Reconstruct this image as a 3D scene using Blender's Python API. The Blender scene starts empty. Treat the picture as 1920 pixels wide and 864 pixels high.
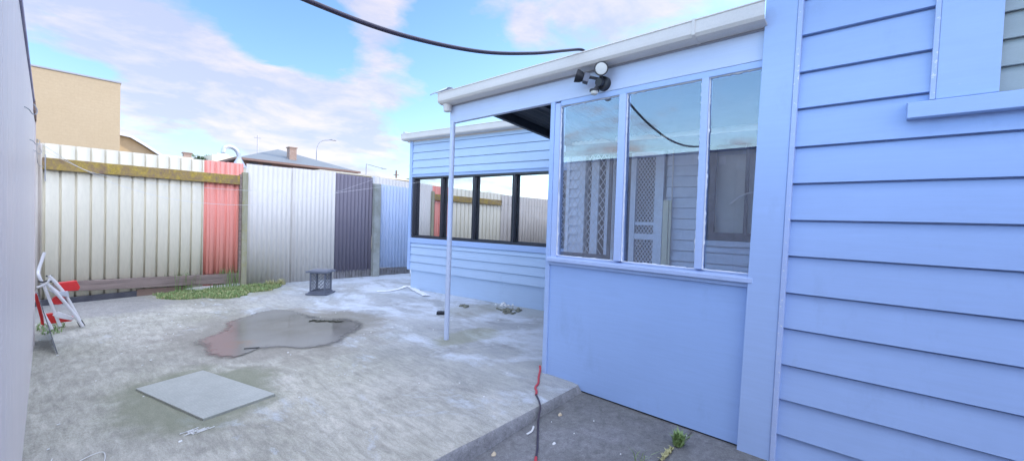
import bpy, bmesh, math, random
from mathutils import Vector, noise
random.seed(7)
R = math.radians
scene = bpy.context.scene
col = scene.collection

# ------------------------------------------------------------------ materials
def newmat(name):
    m = bpy.data.materials.new(name); m.use_nodes = True
    nt = m.node_tree; b = nt.nodes['Principled BSDF']
    return m, nt, b
def N(nt, t, **kw):
    n = nt.nodes.new(t)
    for k, v in kw.items():
        if hasattr(n, k): setattr(n, k, v)
    return n
def noise_node(nt, vec, scale, detail=6, rough=.6, stretch=None, dist=0.0):
    if stretch:
        mp = N(nt, 'ShaderNodeMapping'); mp.inputs['Scale'].default_value = stretch
        nt.links.new(vec, mp.inputs['Vector']); vec = mp.outputs['Vector']
    n = N(nt, 'ShaderNodeTexNoise'); n.inputs['Scale'].default_value = scale
    n.inputs['Detail'].default_value = detail; n.inputs['Roughness'].default_value = rough
    n.inputs['Distortion'].default_value = dist
    nt.links.new(vec, n.inputs['Vector']); return n.outputs['Fac']
def ramp(nt, fac, lo, hi, c0=(0,0,0), c1=(1,1,1)):
    r = N(nt, 'ShaderNodeValToRGB'); e = r.color_ramp.elements
    e[0].position = lo; e[1].position = hi
    e[0].color = (*c0, 1); e[1].color = (*c1, 1)
    nt.links.new(fac, r.inputs['Fac']); return r.outputs['Color']
def mix(nt, fac, a, b, mode='MIX'):
    n = N(nt, 'ShaderNodeMix'); n.data_type = 'RGBA'; n.blend_type = mode
    for s, v in ((n.inputs[0], fac), (n.inputs[6], a), (n.inputs[7], b)):
        if hasattr(v, 'default_value') or hasattr(v, 'links'): nt.links.new(v, s)
        elif isinstance(v, (tuple, list)): s.default_value = (*v, 1)
        else: s.default_value = v
    return n.outputs[2]
def bump(nt, bsdf, h, strength=.2, dist=.01):
    n = N(nt, 'ShaderNodeBump'); n.inputs['Strength'].default_value = strength; n.inputs['Distance'].default_value = dist
    nt.links.new(h, n.inputs['Height']); nt.links.new(n.outputs['Normal'], bsdf.inputs['Normal'])
def objco(nt): return N(nt, 'ShaderNodeTexCoord').outputs['Object']

def basic(name, c, rough=.5, c2=None, scale=3, amt=.35, metal=0, b=.08, bscale=60, stretch=None, spec=.5, fine=.12):
    """one colour broken up by wear: a broad second tone, fine speckle and a little bump"""
    m, nt, p = newmat(name); v = objco(nt)
    c2 = c2 or tuple(x * .82 for x in c)
    f = ramp(nt, noise_node(nt, v, scale, 7, .65, stretch), .35, .7)
    mu = N(nt, 'ShaderNodeMath', operation='MULTIPLY'); nt.links.new(f, mu.inputs[0]); mu.inputs[1].default_value = amt
    base = mix(nt, mu.outputs[0], c, c2)
    sp = ramp(nt, noise_node(nt, v, bscale * 1.7, 3, .7, stretch), .2, .8, (1 - fine,) * 3, (1 + 0 * fine,) * 3)
    base = mix(nt, 1.0, base, sp, 'MULTIPLY')
    nt.links.new(base, p.inputs['Base Color'])
    rr = N(nt, 'ShaderNodeMapRange'); nt.links.new(f, rr.inputs[0]); rr.inputs[3].default_value = rough - .06; rr.inputs[4].default_value = min(1, rough + .1)
    nt.links.new(rr.outputs[0], p.inputs['Roughness'])
    p.inputs['Metallic'].default_value = metal; p.inputs['Specular IOR Level'].default_value = spec
    bump(nt, p, noise_node(nt, v, bscale, 5, .6, stretch), b, .01)
    return m

def paint_mat(name, c, chip=(.62,.66,.75), chipamt=.0, rough=.45):
    """painted timber: brushed streaks, broad fading, rare pale chips and dark pinholes"""
    m, nt, p = newmat(name); v = objco(nt)
    f = ramp(nt, noise_node(nt, v, 1.3, 6, .6), .3, .75)
    base = mix(nt, f, c, tuple(min(1, x * 1.1) for x in c))
    st = ramp(nt, noise_node(nt, v, 14, 4, .6, (1, .25, 4)), .25, .8, (.93,) * 3, (1.0,) * 3)
    base = mix(nt, 1.0, base, st, 'MULTIPLY')
    dirt = ramp(nt, noise_node(nt, v, 3.1, 8, .75, (1, 1, .5)), .56, .78)
    md = N(nt, 'ShaderNodeMath', operation='MULTIPLY'); nt.links.new(dirt, md.inputs[0]); md.inputs[1].default_value = .35
    base = mix(nt, md.outputs[0], base, tuple(x * .62 for x in c))
    ch = ramp(nt, noise_node(nt, v, 38, 6, .75), .74 - chipamt, .76 - chipamt)
    base = mix(nt, ch, base, chip)
    nt.links.new(base, p.inputs['Base Color']); p.inputs['Roughness'].default_value = rough
    bump(nt, p, noise_node(nt, v, 45, 5, .6, (1, .3, 1)), .12, .004)
    return m

BLUE = (.355,.485,.745)
M = {}
M['paint'] = paint_mat('paint_blue', BLUE)
M['paint_trim'] = paint_mat('paint_trim', (.395,.53,.79), chipamt=.05)
M['paint_worn'] = paint_mat('paint_worn', (.45,.56,.80), chip=(.8,.82,.86), chipamt=.075)
M['paint_bead'] = paint_mat('paint_bead', (.44,.54,.78), chip=(.72,.74,.78), chipamt=.15)
M['paint_panel'] = paint_mat('paint_panel', (.345,.50,.80))
M['paint_beam'] = paint_mat('paint_beam', (.55,.63,.79))
M['paint_annex'] = paint_mat('paint_annex', (.47,.60,.77))
M['paint_inner'] = paint_mat('paint_inner', (.76,.83,.95))
M['putty'] = basic('putty', (.80,.83,.87), .7, scale=20, b=.3)
M['gutter'] = basic('gutter_white', (.74,.69,.63), .4, (.60,.57,.52), 2.2, .4, b=.04)
M['gutter_lip'] = basic('gutter_lip', (.33,.34,.38), .5)
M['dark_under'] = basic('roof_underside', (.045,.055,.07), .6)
M['roof_steel'] = basic('roof_steel', (.5,.52,.55), .4, metal=.3)
M['alu'] = basic('black_aluminium', (.035,.038,.05), .35, b=.02)
M['shed'] = basic('shed_cladding', (.86,.76,.71), .42, (.80,.71,.67), .9, .6, b=.05, bscale=25, stretch=(1,1,.15))
M['flash'] = basic('ridge_flashing', (.17,.16,.33), .4)
M['rust'] = basic('rusty_flashing', (.33,.22,.17), .8, (.2,.13,.1), 14, .8)
M['sheet_grey'] = basic('sheet_light_grey', (.82,.76,.59), .42, (.74,.69,.53), 1.6, .7, b=.03, bscale=20, stretch=(1,1,.2))
M['sheet_beige'] = basic('sheet_beige', (.66,.60,.52), .5, (.56,.5,.42), 2, .7)
M['sheet_red'] = basic('sheet_faded_red', (.93,.37,.29), .48, (.86,.30,.23), 2.5, .6, stretch=(1,1,.3))
M['sheet_zinc'] = basic('sheet_zinc', (.73,.69,.62), .42, (.68,.64,.58), 1.2, .7, metal=.05, b=.03, bscale=15, stretch=(1,1,.2))
M['sheet_dark'] = basic('sheet_dark_plum', (.18,.16,.20), .45, (.21,.19,.22), 2, .6)
M['sheet_blue'] = basic('sheet_pale_blue', (.52,.62,.80), .45, (.5,.56,.66), 2, .5)
M['cream'] = basic('cream_render', (.44,.355,.235), .8, (.41,.33,.215), .35, .6, b=.1, bscale=8)
M['cream_pale'] = basic('cream_pale', (.80,.72,.56), .8)
M['plinth'] = basic('plinth_concrete', (.27,.26,.27), .85, (.14,.13,.12), 6, .9, b=.4)
M['post_conc'] = basic('concrete_post', (.42,.43,.40), .85, (.25,.26,.2), 5, .8, b=.3)
M['crate'] = basic('grey_plastic', (.13,.145,.185), .45, (.19,.205,.25), 6, .5)
M['black'] = basic('black_plastic', (.02,.022,.028), .4)
M['lens'] = basic('lamp_lens', (.72,.72,.66), .25, b=.02)
M['white_pl'] = basic('white_plastic', (.78,.76,.75), .45, (.6,.57,.54), 9, .5)
M['red_pl'] = basic('red_plastic', (.75,.03,.03), .35)
M['cable'] = basic('cable_black', (.045,.035,.055), .4)
M['cord_red'] = basic('cord_red', (.5,.05,.06), .45)
M['wire'] = basic('wire_grey', (.42,.42,.42), .45, metal=.5)
M['line_white'] = basic('washing_line', (.75,.75,.73), .5)
M['cloth'] = basic('white_cloth', (.80,.82,.86), .9, b=.5, bscale=30)
M['leaf_dry'] = basic('dry_leaf', (.55,.42,.24), .8, (.7,.62,.5), 30, .7)
M['paper'] = basic('scrap_white', (.8,.8,.78), .8)
M['stone'] = basic('stone_rubble', (.30,.30,.24), .9, (.12,.13,.09), 14, .9, b=.6)
M['crackfill'] = basic('crack_dark', (.035,.035,.03), .95, (.2,.2,.12), 40, .6)
M['hip_roof'] = basic('grey_tile_roof', (.16,.185,.20), .6, (.21,.235,.25), 2, .6)
M['brown_wall'] = basic('brown_wall', (.20,.13,.11), .8)
M['brick'] = basic('brick', (.34,.26,.22), .9, (.25,.16,.12), 8, .8, b=.3)
M['galv'] = basic('galvanised_pipe', (.62,.65,.70), .35, (.5,.52,.56), 12, .6, metal=.35)
M['tree'] = basic('far_leaves', (.05,.09,.035), .7, (.09,.12,.05), 3, .7)
M['grass'] = basic('grass_blades', (.20,.32,.10), .6, (.34,.42,.18), 3, .8)
M['drygrass'] = basic('dry_grass', (.42,.42,.18), .7, (.6,.55,.3), 5, .8)
M['soil'] = basic('soil', (.13,.13,.07), .95, (.2,.19,.1), 12, .8, b=.6)
M['brown_board'] = basic('brown_board', (.26,.18,.14), .9, (.16,.1,.07), 6, .8, stretch=(.2,1,1))
M['black_board'] = basic('black_board', (.06,.06,.075), .8, (.12,.12,.13), 8, .8)
M['blind'] = basic('blind_fabric', (.62,.62,.58), .8)
M['louvre'] = basic('louvre_grey', (.40,.45,.44), .5, (.33,.38,.37), 4, .6, stretch=(1,1,3))
M['cream_board'] = basic('cream_board', (.85,.83,.62), .7)
M['mesh'] = basic('mesh_wire', (.8,.82,.88), .5)
M['grime'] = basic('grimy_frame_gap_shade', (.06,.065,.09), .7, (.22,.23,.28), 18, .5)  # grimy dark frames; also colours the shaded gaps of door and passage
M['tar'] = basic('ground_tar', (.16,.16,.16), .95, scale=1)

def block_mat():
    m = M['cream']; nt = m.node_tree; p = nt.nodes['Principled BSDF']; v = objco(nt)
    mp_ = N(nt, 'ShaderNodeMapping'); mp_.inputs['Rotation'].default_value = (R(90), 0, 0); nt.links.new(v, mp_.inputs['Vector'])
    br = N(nt, 'ShaderNodeTexBrick'); br.inputs['Scale'].default_value = 2.4; br.inputs['Mortar Size'].default_value = .012
    br.inputs['Color1'].default_value = (1,1,1,1); br.inputs['Color2'].default_value = (.985,.98,.975,1); br.inputs['Mortar'].default_value = (.94,.935,.92,1)
    nt.links.new(mp_.outputs[0], br.inputs['Vector'])
    src = p.inputs['Base Color'].links[0].from_socket
    nt.links.new(mix(nt, 1.0, src, br.outputs['Color'], 'MULTIPLY'), p.inputs['Base Color'])
block_mat()
def mossy(name, wood, wood2, moss, cover, stretch):
    m, nt, p = newmat(name); v = objco(nt)
    f = ramp(nt, noise_node(nt, v, 9, 8, .75, stretch), .35, .65)
    base = mix(nt, f, wood, wood2)
    g = ramp(nt, noise_node(nt, v, 8, 10, .80, (1,1,.7), .3), .56 - cover, .80 - cover)
    g2 = mix(nt, ramp(nt, noise_node(nt, v, 40, 4, .7), .35, .65), moss, tuple(x * .6 for x in moss))
    base = mix(nt, g, base, g2)
    sp = ramp(nt, noise_node(nt, v, 22, 5, .8), .68, .72)
    base = mix(nt, sp, base, (.5,.5,.42))
    nt.links.new(base, p.inputs['Base Color']); p.inputs['Roughness'].default_value = .9
    bump(nt, p, noise_node(nt, v, 35, 8, .8, stretch), .7, .012)
    return m
M['moss_rail'] = mossy('mossy_rail', (.32,.21,.13), (.21,.14,.10), (.60,.43,.07), .17, (.25,1,2.5))
M['moss_post'] = mossy('mossy_post', (.45,.43,.30), (.30,.28,.18), (.42,.37,.08), .05, (2,2,.2))
M['grey_rail'] = mossy('weathered_rail', (.36,.28,.24), (.20,.15,.13), (.35,.34,.30), .0, (.2,1,3))

def concrete(name, a, b, pale, dark, palecover, streak=(1, .22, 1), blue=True, gtone=(.25,.25,.21), stains=()):
    m, nt, p = newmat(name); v = objco(nt)
    f = ramp(nt, noise_node(nt, v, 1.1, 9, .7, None, .4), .38, .62)
    base = mix(nt, f, a, b)
    # warm, lichen-green tone towards broad patches
    g = ramp(nt, noise_node(nt, v, .75, 5, .6), .45, .68)
    mg = N(nt, 'ShaderNodeMath', operation='MULTIPLY'); nt.links.new(g, mg.inputs[0]); mg.inputs[1].default_value = .55
    base = mix(nt, mg.outputs[0], base, gtone)
    # brushed streaks
    st = ramp(nt, noise_node(nt, v, 26, 7, .78, streak, .5), .34, .68, (.70,) * 3, (1.16,) * 3)
    base = mix(nt, 1.0, base, st, 'MULTIPLY')
    st2 = ramp(nt, noise_node(nt, v, 7, 6, .7, (1, .45, 1) if blue else (1, 1, 1), 1.2), .3, .72, (.82,) * 3, (1.1,) * 3)
    base = mix(nt, 1.0, base, st2, 'MULTIPLY')
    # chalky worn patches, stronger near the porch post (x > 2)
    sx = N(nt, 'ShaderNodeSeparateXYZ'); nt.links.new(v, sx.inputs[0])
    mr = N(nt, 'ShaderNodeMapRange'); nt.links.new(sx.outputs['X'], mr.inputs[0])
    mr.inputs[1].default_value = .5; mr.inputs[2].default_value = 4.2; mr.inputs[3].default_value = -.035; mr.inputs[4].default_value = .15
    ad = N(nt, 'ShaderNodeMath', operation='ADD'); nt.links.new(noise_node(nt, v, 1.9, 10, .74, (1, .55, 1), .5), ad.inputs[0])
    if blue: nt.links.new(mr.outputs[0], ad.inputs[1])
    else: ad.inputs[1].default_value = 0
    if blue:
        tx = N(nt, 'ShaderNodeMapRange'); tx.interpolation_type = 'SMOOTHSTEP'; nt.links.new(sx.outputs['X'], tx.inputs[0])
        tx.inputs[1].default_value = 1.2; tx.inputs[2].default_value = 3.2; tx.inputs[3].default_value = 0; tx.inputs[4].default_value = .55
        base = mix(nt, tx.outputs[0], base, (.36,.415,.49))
    pc = ramp(nt, ad.outputs[0], .56 - palecover, .68 - palecover)
    mp = N(nt, 'ShaderNodeMath', operation='MULTIPLY'); nt.links.new(pc, mp.inputs[0]); mp.inputs[1].default_value = .75
    base = mix(nt, mp.outputs[0], base, pale)
    dk = ramp(nt, noise_node(nt, v, 1.9, 9, .75, None, .8), .54, .70)
    md = N(nt, 'ShaderNodeMath', operation='MULTIPLY'); nt.links.new(dk, md.inputs[0]); md.inputs[1].default_value = .45
    base = mix(nt, md.outputs[0], base, dark)
    for (cx, cy, rx, ry, tone, amt) in stains:
        mpp = N(nt, 'ShaderNodeMapping'); mpp.vector_type = 'POINT'; mpp.inputs['Scale'].default_value = (1/rx, 1/ry, 0); mpp.inputs['Location'].default_value = (-cx/rx, -cy/ry, 0)
        nt.links.new(v, mpp.inputs['Vector'])
        ln = N(nt, 'ShaderNodeVectorMath', operation='LENGTH'); nt.links.new(mpp.outputs[0], ln.inputs[0])
        nn_ = N(nt, 'ShaderNodeMath', operation='MULTIPLY_ADD'); nt.links.new(noise_node(nt, v, 3.3, 8, .7), nn_.inputs[0]); nn_.inputs[1].default_value = 1.3; nt.links.new(ln.outputs['Value'], nn_.inputs[2])
        k_ = N(nt, 'ShaderNodeMapRange'); k_.interpolation_type = 'SMOOTHSTEP'; nt.links.new(nn_.outputs[0], k_.inputs[0])
        k_.inputs[1].default_value = 1.25; k_.inputs[2].default_value = 1.75; k_.inputs[3].default_value = 1; k_.inputs[4].default_value = 0
        kk = N(nt, 'ShaderNodeMath', operation='MULTIPLY'); nt.links.new(k_.outputs[0], kk.inputs[0]); kk.inputs[1].default_value = amt
        base = mix(nt, kk.outputs[0], base, tone)
    grit = ramp(nt, noise_node(nt, v, 170, 4, .8), .3, .75, (.62,) * 3, (1.22,) * 3)
    base = mix(nt, 1.0, base, grit, 'MULTIPLY')
    wf = ramp(nt, noise_node(nt, v, 75, 3, .85), .76, .79)
    base = mix(nt, wf, base, (.62,.62,.60))
    nt.links.new(base, p.inputs['Base Color']); p.inputs['Roughness'].default_value = .92
    p.inputs['Specular IOR Level'].default_value = .25
    bump(nt, p, noise_node(nt, v, 60, 8, .8, streak), .55, .012)
    return m
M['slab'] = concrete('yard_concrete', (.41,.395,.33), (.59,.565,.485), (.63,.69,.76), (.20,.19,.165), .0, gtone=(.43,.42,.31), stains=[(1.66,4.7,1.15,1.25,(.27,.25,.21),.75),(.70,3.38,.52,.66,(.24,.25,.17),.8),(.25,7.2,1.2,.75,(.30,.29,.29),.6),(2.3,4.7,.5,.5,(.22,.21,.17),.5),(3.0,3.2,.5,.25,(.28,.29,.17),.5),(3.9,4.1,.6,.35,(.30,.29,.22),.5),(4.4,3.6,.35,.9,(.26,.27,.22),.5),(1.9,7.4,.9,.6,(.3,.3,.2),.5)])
M['slab_low'] = concrete('path_concrete', (.20,.20,.195), (.27,.27,.275), (.42,.43,.44), (.10,.10,.09), -.12, (1,1,1), False)
M['step'] = concrete('step_face', (.30,.30,.30), (.40,.40,.41), (.52,.54,.57), (.15,.15,.14), -.02, (1,1,1), False)

def puddle_mat():
    m, nt, p = newmat('puddle_water'); v = objco(nt)
    f = ramp(nt, noise_node(nt, v, 2.2, 6, .6), .35, .7)
    base = mix(nt, f, (.13,.125,.10), (.20,.19,.16))
    # rust-brown silt at the near left end
    d = N(nt, 'ShaderNodeVectorMath', operation='DISTANCE'); nt.links.new(v, d.inputs[0]); d.inputs[1].default_value = (1.22, 4.42, .055)
    si = ramp(nt, d.outputs['Value'], .02, .17, (1,1,1), (0,0,0))
    nz = ramp(nt, noise_node(nt, v, 9, 6, .7), .4, .6)
    mm = N(nt, 'ShaderNodeMath', operation='MULTIPLY'); nt.links.new(si, mm.inputs[0]); nt.links.new(nz, mm.inputs[1])
    base = mix(nt, mm.outputs[0], base, (.28,.13,.08))
    nt.links.new(base, p.inputs['Base Color'])
    p.inputs['Roughness'].default_value = .05; p.inputs['IOR'].default_value = 1.4
    p.inputs['Specular IOR Level'].default_value = .5
    d2_ = N(nt, 'ShaderNodeVectorMath', operation='DISTANCE'); nt.links.new(v, d2_.inputs[0]); d2_.inputs[1].default_value = (1.95, 4.75, .06)
    ad_ = N(nt, 'ShaderNodeMath', operation='MULTIPLY_ADD'); nt.links.new(noise_node(nt, v, 4, 5, .6), ad_.inputs[0]); ad_.inputs[1].default_value = .5; nt.links.new(d2_.outputs['Value'], ad_.inputs[2])
    rg_ = N(nt, 'ShaderNodeMapRange'); nt.links.new(ad_.outputs[0], rg_.inputs[0]); rg_.inputs[1].default_value = .55; rg_.inputs[2].default_value = 1.0; rg_.inputs[3].default_value = .03; rg_.inputs[4].default_value = .20
    nt.links.new(rg_.outputs[0], p.inputs['Roughness'])
    fm_ = ramp(nt, rg_.outputs[0], .05, .2); base = mix(nt, fm_, base, mix(nt, mm.outputs[0], (.205,.20,.18), (.25,.18,.13))); nt.links.new(base, p.inputs['Base Color'])
    bump(nt, p, noise_node(nt, v, 3, 2, .5), .02, .01)
    at = N(nt, 'ShaderNodeAttribute'); at.attribute_name = 'depth'
    e_ = N(nt, 'ShaderNodeMath', operation='ADD'); nt.links.new(at.outputs['Fac'], e_.inputs[0])
    e2 = N(nt, 'ShaderNodeMapRange'); nt.links.new(noise_node(nt, v, 22, 6, .75), e2.inputs[0]); e2.inputs[1].default_value = .25; e2.inputs[2].default_value = .75; e2.inputs[3].default_value = -.55; e2.inputs[4].default_value = .12
    nt.links.new(e2.outputs[0], e_.inputs[1])
    al = ramp(nt, e_.outputs[0], .05, .62); nt.links.new(al, p.inputs['Alpha'])
    return m
M['puddle'] = puddle_mat()
M['damp'] = concrete('damp_rim', (.23,.225,.20), (.29,.285,.26), (.4,.4,.4), (.14,.13,.11), -.1, blue=False)

def tread_mat():
    m, nt, p = newmat('tread_plate'); v = objco(nt)
    base = mix(nt, ramp(nt, noise_node(nt, v, 5, 8, .7), .35, .7), (.36,.37,.33), (.44,.45,.405))
    base = mix(nt, ramp(nt, noise_node(nt, v, 60, 5, .8), .62, .68), base, (.30,.29,.25))
    def bars(rz):
        mp = N(nt, 'ShaderNodeMapping'); mp.inputs['Rotation'].default_value = (0, 0, rz)
        mp.inputs['Scale'].default_value = (62, 24, 1); nt.links.new(v, mp.inputs['Vector'])
        vo = N(nt, 'ShaderNodeTexVoronoi'); vo.inputs['Scale'].default_value = 1; vo.inputs['Randomness'].default_value = .5
        nt.links.new(mp.outputs['Vector'], vo.inputs['Vector'])
        return ramp(nt, vo.outputs['Distance'], .18, .4, (1,1,1), (0,0,0))
    h = mix(nt, .5, bars(R(-20)), bars(R(70)))
    base = mix(nt, 1.0, base, ramp(nt, h, 0, .6, (.95,) * 3, (1.03,) * 3), 'MULTIPLY')
    nt.links.new(base, p.inputs['Base Color']); p.inputs['Roughness'].default_value = .55; p.inputs['Metallic'].default_value = .2
    bump(nt, p, h, .22, .004); return m
M['tread'] = tread_mat()

def glass_mat(name, refl, tint=(.85,.9,.95), grime=.035):
    """window glass: mirror reflection over a clear view, with a little dust"""
    m = bpy.data.materials.new(name); m.use_nodes = True; nt = m.node_tree; nt.nodes.clear()
    out = N(nt, 'ShaderNodeOutputMaterial')
    tr = N(nt, 'ShaderNodeBsdfTransparent'); tr.inputs[0].default_value = (*tint, 1)
    gl = N(nt, 'ShaderNodeBsdfGlossy'); gl.inputs['Roughness'].default_value = .0; gl.inputs[0].default_value = (.95,.97,1,1)
    fr = N(nt, 'ShaderNodeFresnel'); fr.inputs[0].default_value = 1.5
    ad = N(nt, 'ShaderNodeMath', operation='ADD'); ad.use_clamp = True; nt.links.new(fr.outputs[0], ad.inputs[0]); ad.inputs[1].default_value = refl
    mx = N(nt, 'ShaderNodeMixShader'); nt.links.new(ad.outputs[0], mx.inputs[0]); nt.links.new(tr.outputs[0], mx.inputs[1]); nt.links.new(gl.outputs[0], mx.inputs[2])
    df = N(nt, 'ShaderNodeBsdfDiffuse'); df.inputs[0].default_value = (.6,.62,.65,1)
    v = objco(nt)
    g = ramp(nt, noise_node(nt, v, 5, 9, .75), .45, .8)
    mg = N(nt, 'ShaderNodeMath', operation='MULTIPLY'); nt.links.new(g, mg.inputs[0]); mg.inputs[1].default_value = grime * 3
    m2 = N(nt, 'ShaderNodeMixShader'); nt.links.new(mg.outputs[0], m2.inputs[0]); nt.links.new(mx.outputs[0], m2.inputs[1]); nt.links.new(df.outputs[0], m2.inputs[2])
    nt.links.new(m2.outputs[0], out.inputs[0]); return m
M['glass_porch'] = glass_mat('porch_glass', .055, (.92,.94,.97))
M['glass_annex'] = glass_mat('annex_glass', .62, (.25,.28,.32), .02)
M['glass_pane'] = glass_mat('loose_glass', .25)

# ------------------------------------------------------------------ mesh helpers
class MB:
    def __init__(s, tf=None): s.v = []; s.f = []; s.tf = tf or (lambda p: p)
    def add(s, vs, fs):
        n = len(s.v); s.v += [tuple(s.tf(tuple(p))) for p in vs]; s.f += [tuple(i + n for i in f) for f in fs]; return s
    def box(s, x0, x1, y0, y1, z0, z1):
        return s.hexa([(x0,y0,z0),(x1,y0,z0),(x1,y1,z0),(x0,y1,z0),(x0,y0,z1),(x1,y0,z1),(x1,y1,z1),(x0,y1,z1)])
    def hexa(s, p): return s.add(p, [(0,3,2,1),(4,5,6,7),(0,1,5,4),(1,2,6,5),(2,3,7,6),(3,0,4,7)])
    def bar(s, a, b, w, h, up=(0,0,1)):
        a = Vector(a); b = Vector(b); d = (b - a).normalized(); u = Vector(up)
        if abs(d.dot(u)) > .99: u = Vector((0,1,0))
        r = d.cross(u).normalized() * w / 2; u2 = r.cross(d).normalized() * h / 2
        return s.hexa([a-r-u2, a+r-u2, b+r-u2, b-r-u2, a-r+u2, a+r+u2, b+r+u2, b-r+u2])
    def prism(s, poly, fn, t0, t1):
        """extrude polygon (list of 2-tuples) between t0 and t1; fn(a, b, t) gives the point"""
        n = len(poly)
        vs = [fn(a, b, t0) for a, b in poly] + [fn(a, b, t1) for a, b in poly]
        return s.add(vs, [tuple(range(n - 1, -1, -1)), tuple(range(n, 2 * n))] + [(i, (i + 1) % n, n + (i + 1) % n, n + i) for i in range(n)])
    def tube(s, pts, r, n=8, cap=True):
        pts = [Vector(p) for p in pts]; rr = r if isinstance(r, (list, tuple)) else [r] * len(pts)
        vs = []; fs = []
        t0 = (pts[1] - pts[0]).normalized(); ref = Vector((0,0,1)) if abs(t0.z) < .9 else Vector((1,0,0))
        u = t0.cross(ref).normalized()
        for i, p in enumerate(pts):
            t = (pts[min(i+1, len(pts)-1)] - pts[max(i-1, 0)]).normalized()
            u = (u - t * u.dot(t)).normalized(); w = t.cross(u)
            for k in range(n):
                a = 2 * math.pi * k / n; vs.append(p + (u * math.cos(a) + w * math.sin(a)) * rr[i])
        for i in range(len(pts) - 1):
            for k in range(n):
                fs.append((i*n+k, i*n+(k+1)%n, (i+1)*n+(k+1)%n, (i+1)*n+k))
        if cap: fs += [tuple(range(n-1, -1, -1)), tuple((len(pts)-1)*n + k for k in range(n))]
        return s.add(vs, fs)
    def build(s, name, mat, parent=None, bevel=0, smooth=False, label=None, recalc=True):
        o0 = Vector((0,0,0)); q = parent
        while q is not None: o0 += q.location; q = q.parent
        me = bpy.data.meshes.new(name); me.from_pydata([tuple(Vector(p) - o0) for p in s.v], [], s.f); me.validate()
        if recalc:
            bm = bmesh.new(); bm.from_mesh(me); bmesh.ops.recalc_face_normals(bm, faces=bm.faces); bm.to_mesh(me); bm.free()
        me.materials.append(mat if not isinstance(mat, str) else M[mat])
        if smooth:
            for p in me.polygons: p.use_smooth = True
            if hasattr(me, 'set_sharp_from_angle'): me.set_sharp_from_angle(angle=R(40))
        o = bpy.data.objects.new(name, me); col.objects.link(o); o.parent = parent
        if bevel:
            b = o.modifiers.new('Bevel', 'BEVEL'); b.width = bevel; b.segments = 2; b.limit_method = 'ANGLE'; b.angle_limit = R(40)
        if label: o['label'] = label
        return o

def spline(pts, n=8):
    pts = [Vector(p) for p in pts]; out = []
    P = [pts[0]] + pts + [pts[-1]]
    for i in range(1, len(P) - 2):
        a, b, c, d = P[i-1], P[i], P[i+1], P[i+2]
        for k in range(n):
            t = k / n
            out.append(.5 * ((2*b) + (c-a)*t + (2*a-5*b+4*c-d)*t*t + (3*b-a-3*c+d)*t**3))
    out.append(pts[-1]); return out

def thing(name, label, cat, loc=(0,0,0), group=None):
    o = bpy.data.objects.new(name, None); o.empty_display_size = .2; col.objects.link(o); o.location = loc
    o['label'] = label; o['category'] = cat
    if group: o['group'] = group
    return o
def tag(o, label, cat, group=None, kind=None):
    o['label'] = label; o['category'] = cat
    if group: o['group'] = group
    if kind: o['kind'] = kind
    return o
def structure(o, label=None):
    o['kind'] = 'structure'
    if label: o['label'] = label
    return o

GZ = .052        # level of the yard slab
XP = 2.726       # plane of the porch front and of the right-hand house wall

# ------------------------------------------------------------------ ground
g = MB(); g.add([(-900,-900,-.16),(900,-900,-.16),(900,1400,-.16),(-900,1400,-.16)], [(0,1,2,3)])
structure(g.build('ground', 'tar'), 'grey open ground around the houses')

def yard_z(x, y):
    return GZ + .004 * noise.noise(Vector((x * 1.3, y * 1.3, 0))) + .0015 * noise.noise(Vector((x * 6, y * 6, 3)))
sl = MB(); nx, ny = 90, 110; x0, x1, y0, y1 = -.6, 8.0, 1.652, 8.6
for j in range(ny + 1):
    for i in range(nx + 1):
        x = x0 + (x1 - x0) * i / nx; y = y0 + (y1 - y0) * j / ny
        if j == 0: y += .006 * noise.noise(Vector((x * 5, 0, 9))) + .003 * noise.noise(Vector((x * 23, 0, 9)))
        sl.v.append((x, y, yard_z(x, y) - (.006 if j == 0 else 0)))
for j in range(ny):
    for i in range(nx): a = j * (nx + 1) + i; sl.f.append((a, a + 1, a + nx + 2, a + nx + 1))
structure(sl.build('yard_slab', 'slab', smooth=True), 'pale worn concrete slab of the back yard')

st = MB(); n = 140
for i in range(n + 1):
    x = -.6 + 3.32 * i / n
    w = .006 * noise.noise(Vector((x * 5, 0, 9))) + .003 * noise.noise(Vector((x * 23, 0, 9)))
    batter = .012 + .035 * max(0, (x - 2.2) / .5)
    zb = -.10
    for k, (dy, z) in enumerate(((0, yard_z(x, 1.652) - .006), (-.010, GZ - .016), (-.012 - batter * .5, 0), (-.012 - batter, zb))):
        j = .004 * noise.noise(Vector((x * 14, k * 3.1, 2))) + .002 * noise.noise(Vector((x * 50, k * 3.1, 2)))
        st.v.append((x, 1.652 + w + dy + (j if k else 0), z))
for i in range(n):
    for k in range(3): a = i * 4 + k; st.f.append((a, a + 1, a + 5, a + 4))
structure(st.build('yard_step', 'step', smooth=True), 'rough concrete edge of the yard slab')

def low_z(x): return -.002 - .04 * (XP - x) if x < XP else -.002
lw = MB(); nx, ny = 50, 40
for j in range(ny + 1):
    for i in range(nx + 1):
        x = -.6 + 3.6 * i / nx; y = -3 + 4.66 * j / ny
        lw.v.append((x, y, low_z(x) + .003 * noise.noise(Vector((x * 2, y * 2, 5)))))
for j in range(ny):
    for i in range(nx): a = j * (nx + 1) + i; lw.f.append((a, a + 1, a + nx + 2, a + nx + 1))
structure(lw.build('path', 'slab_low', smooth=True), 'dark concrete path below the step')

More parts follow.
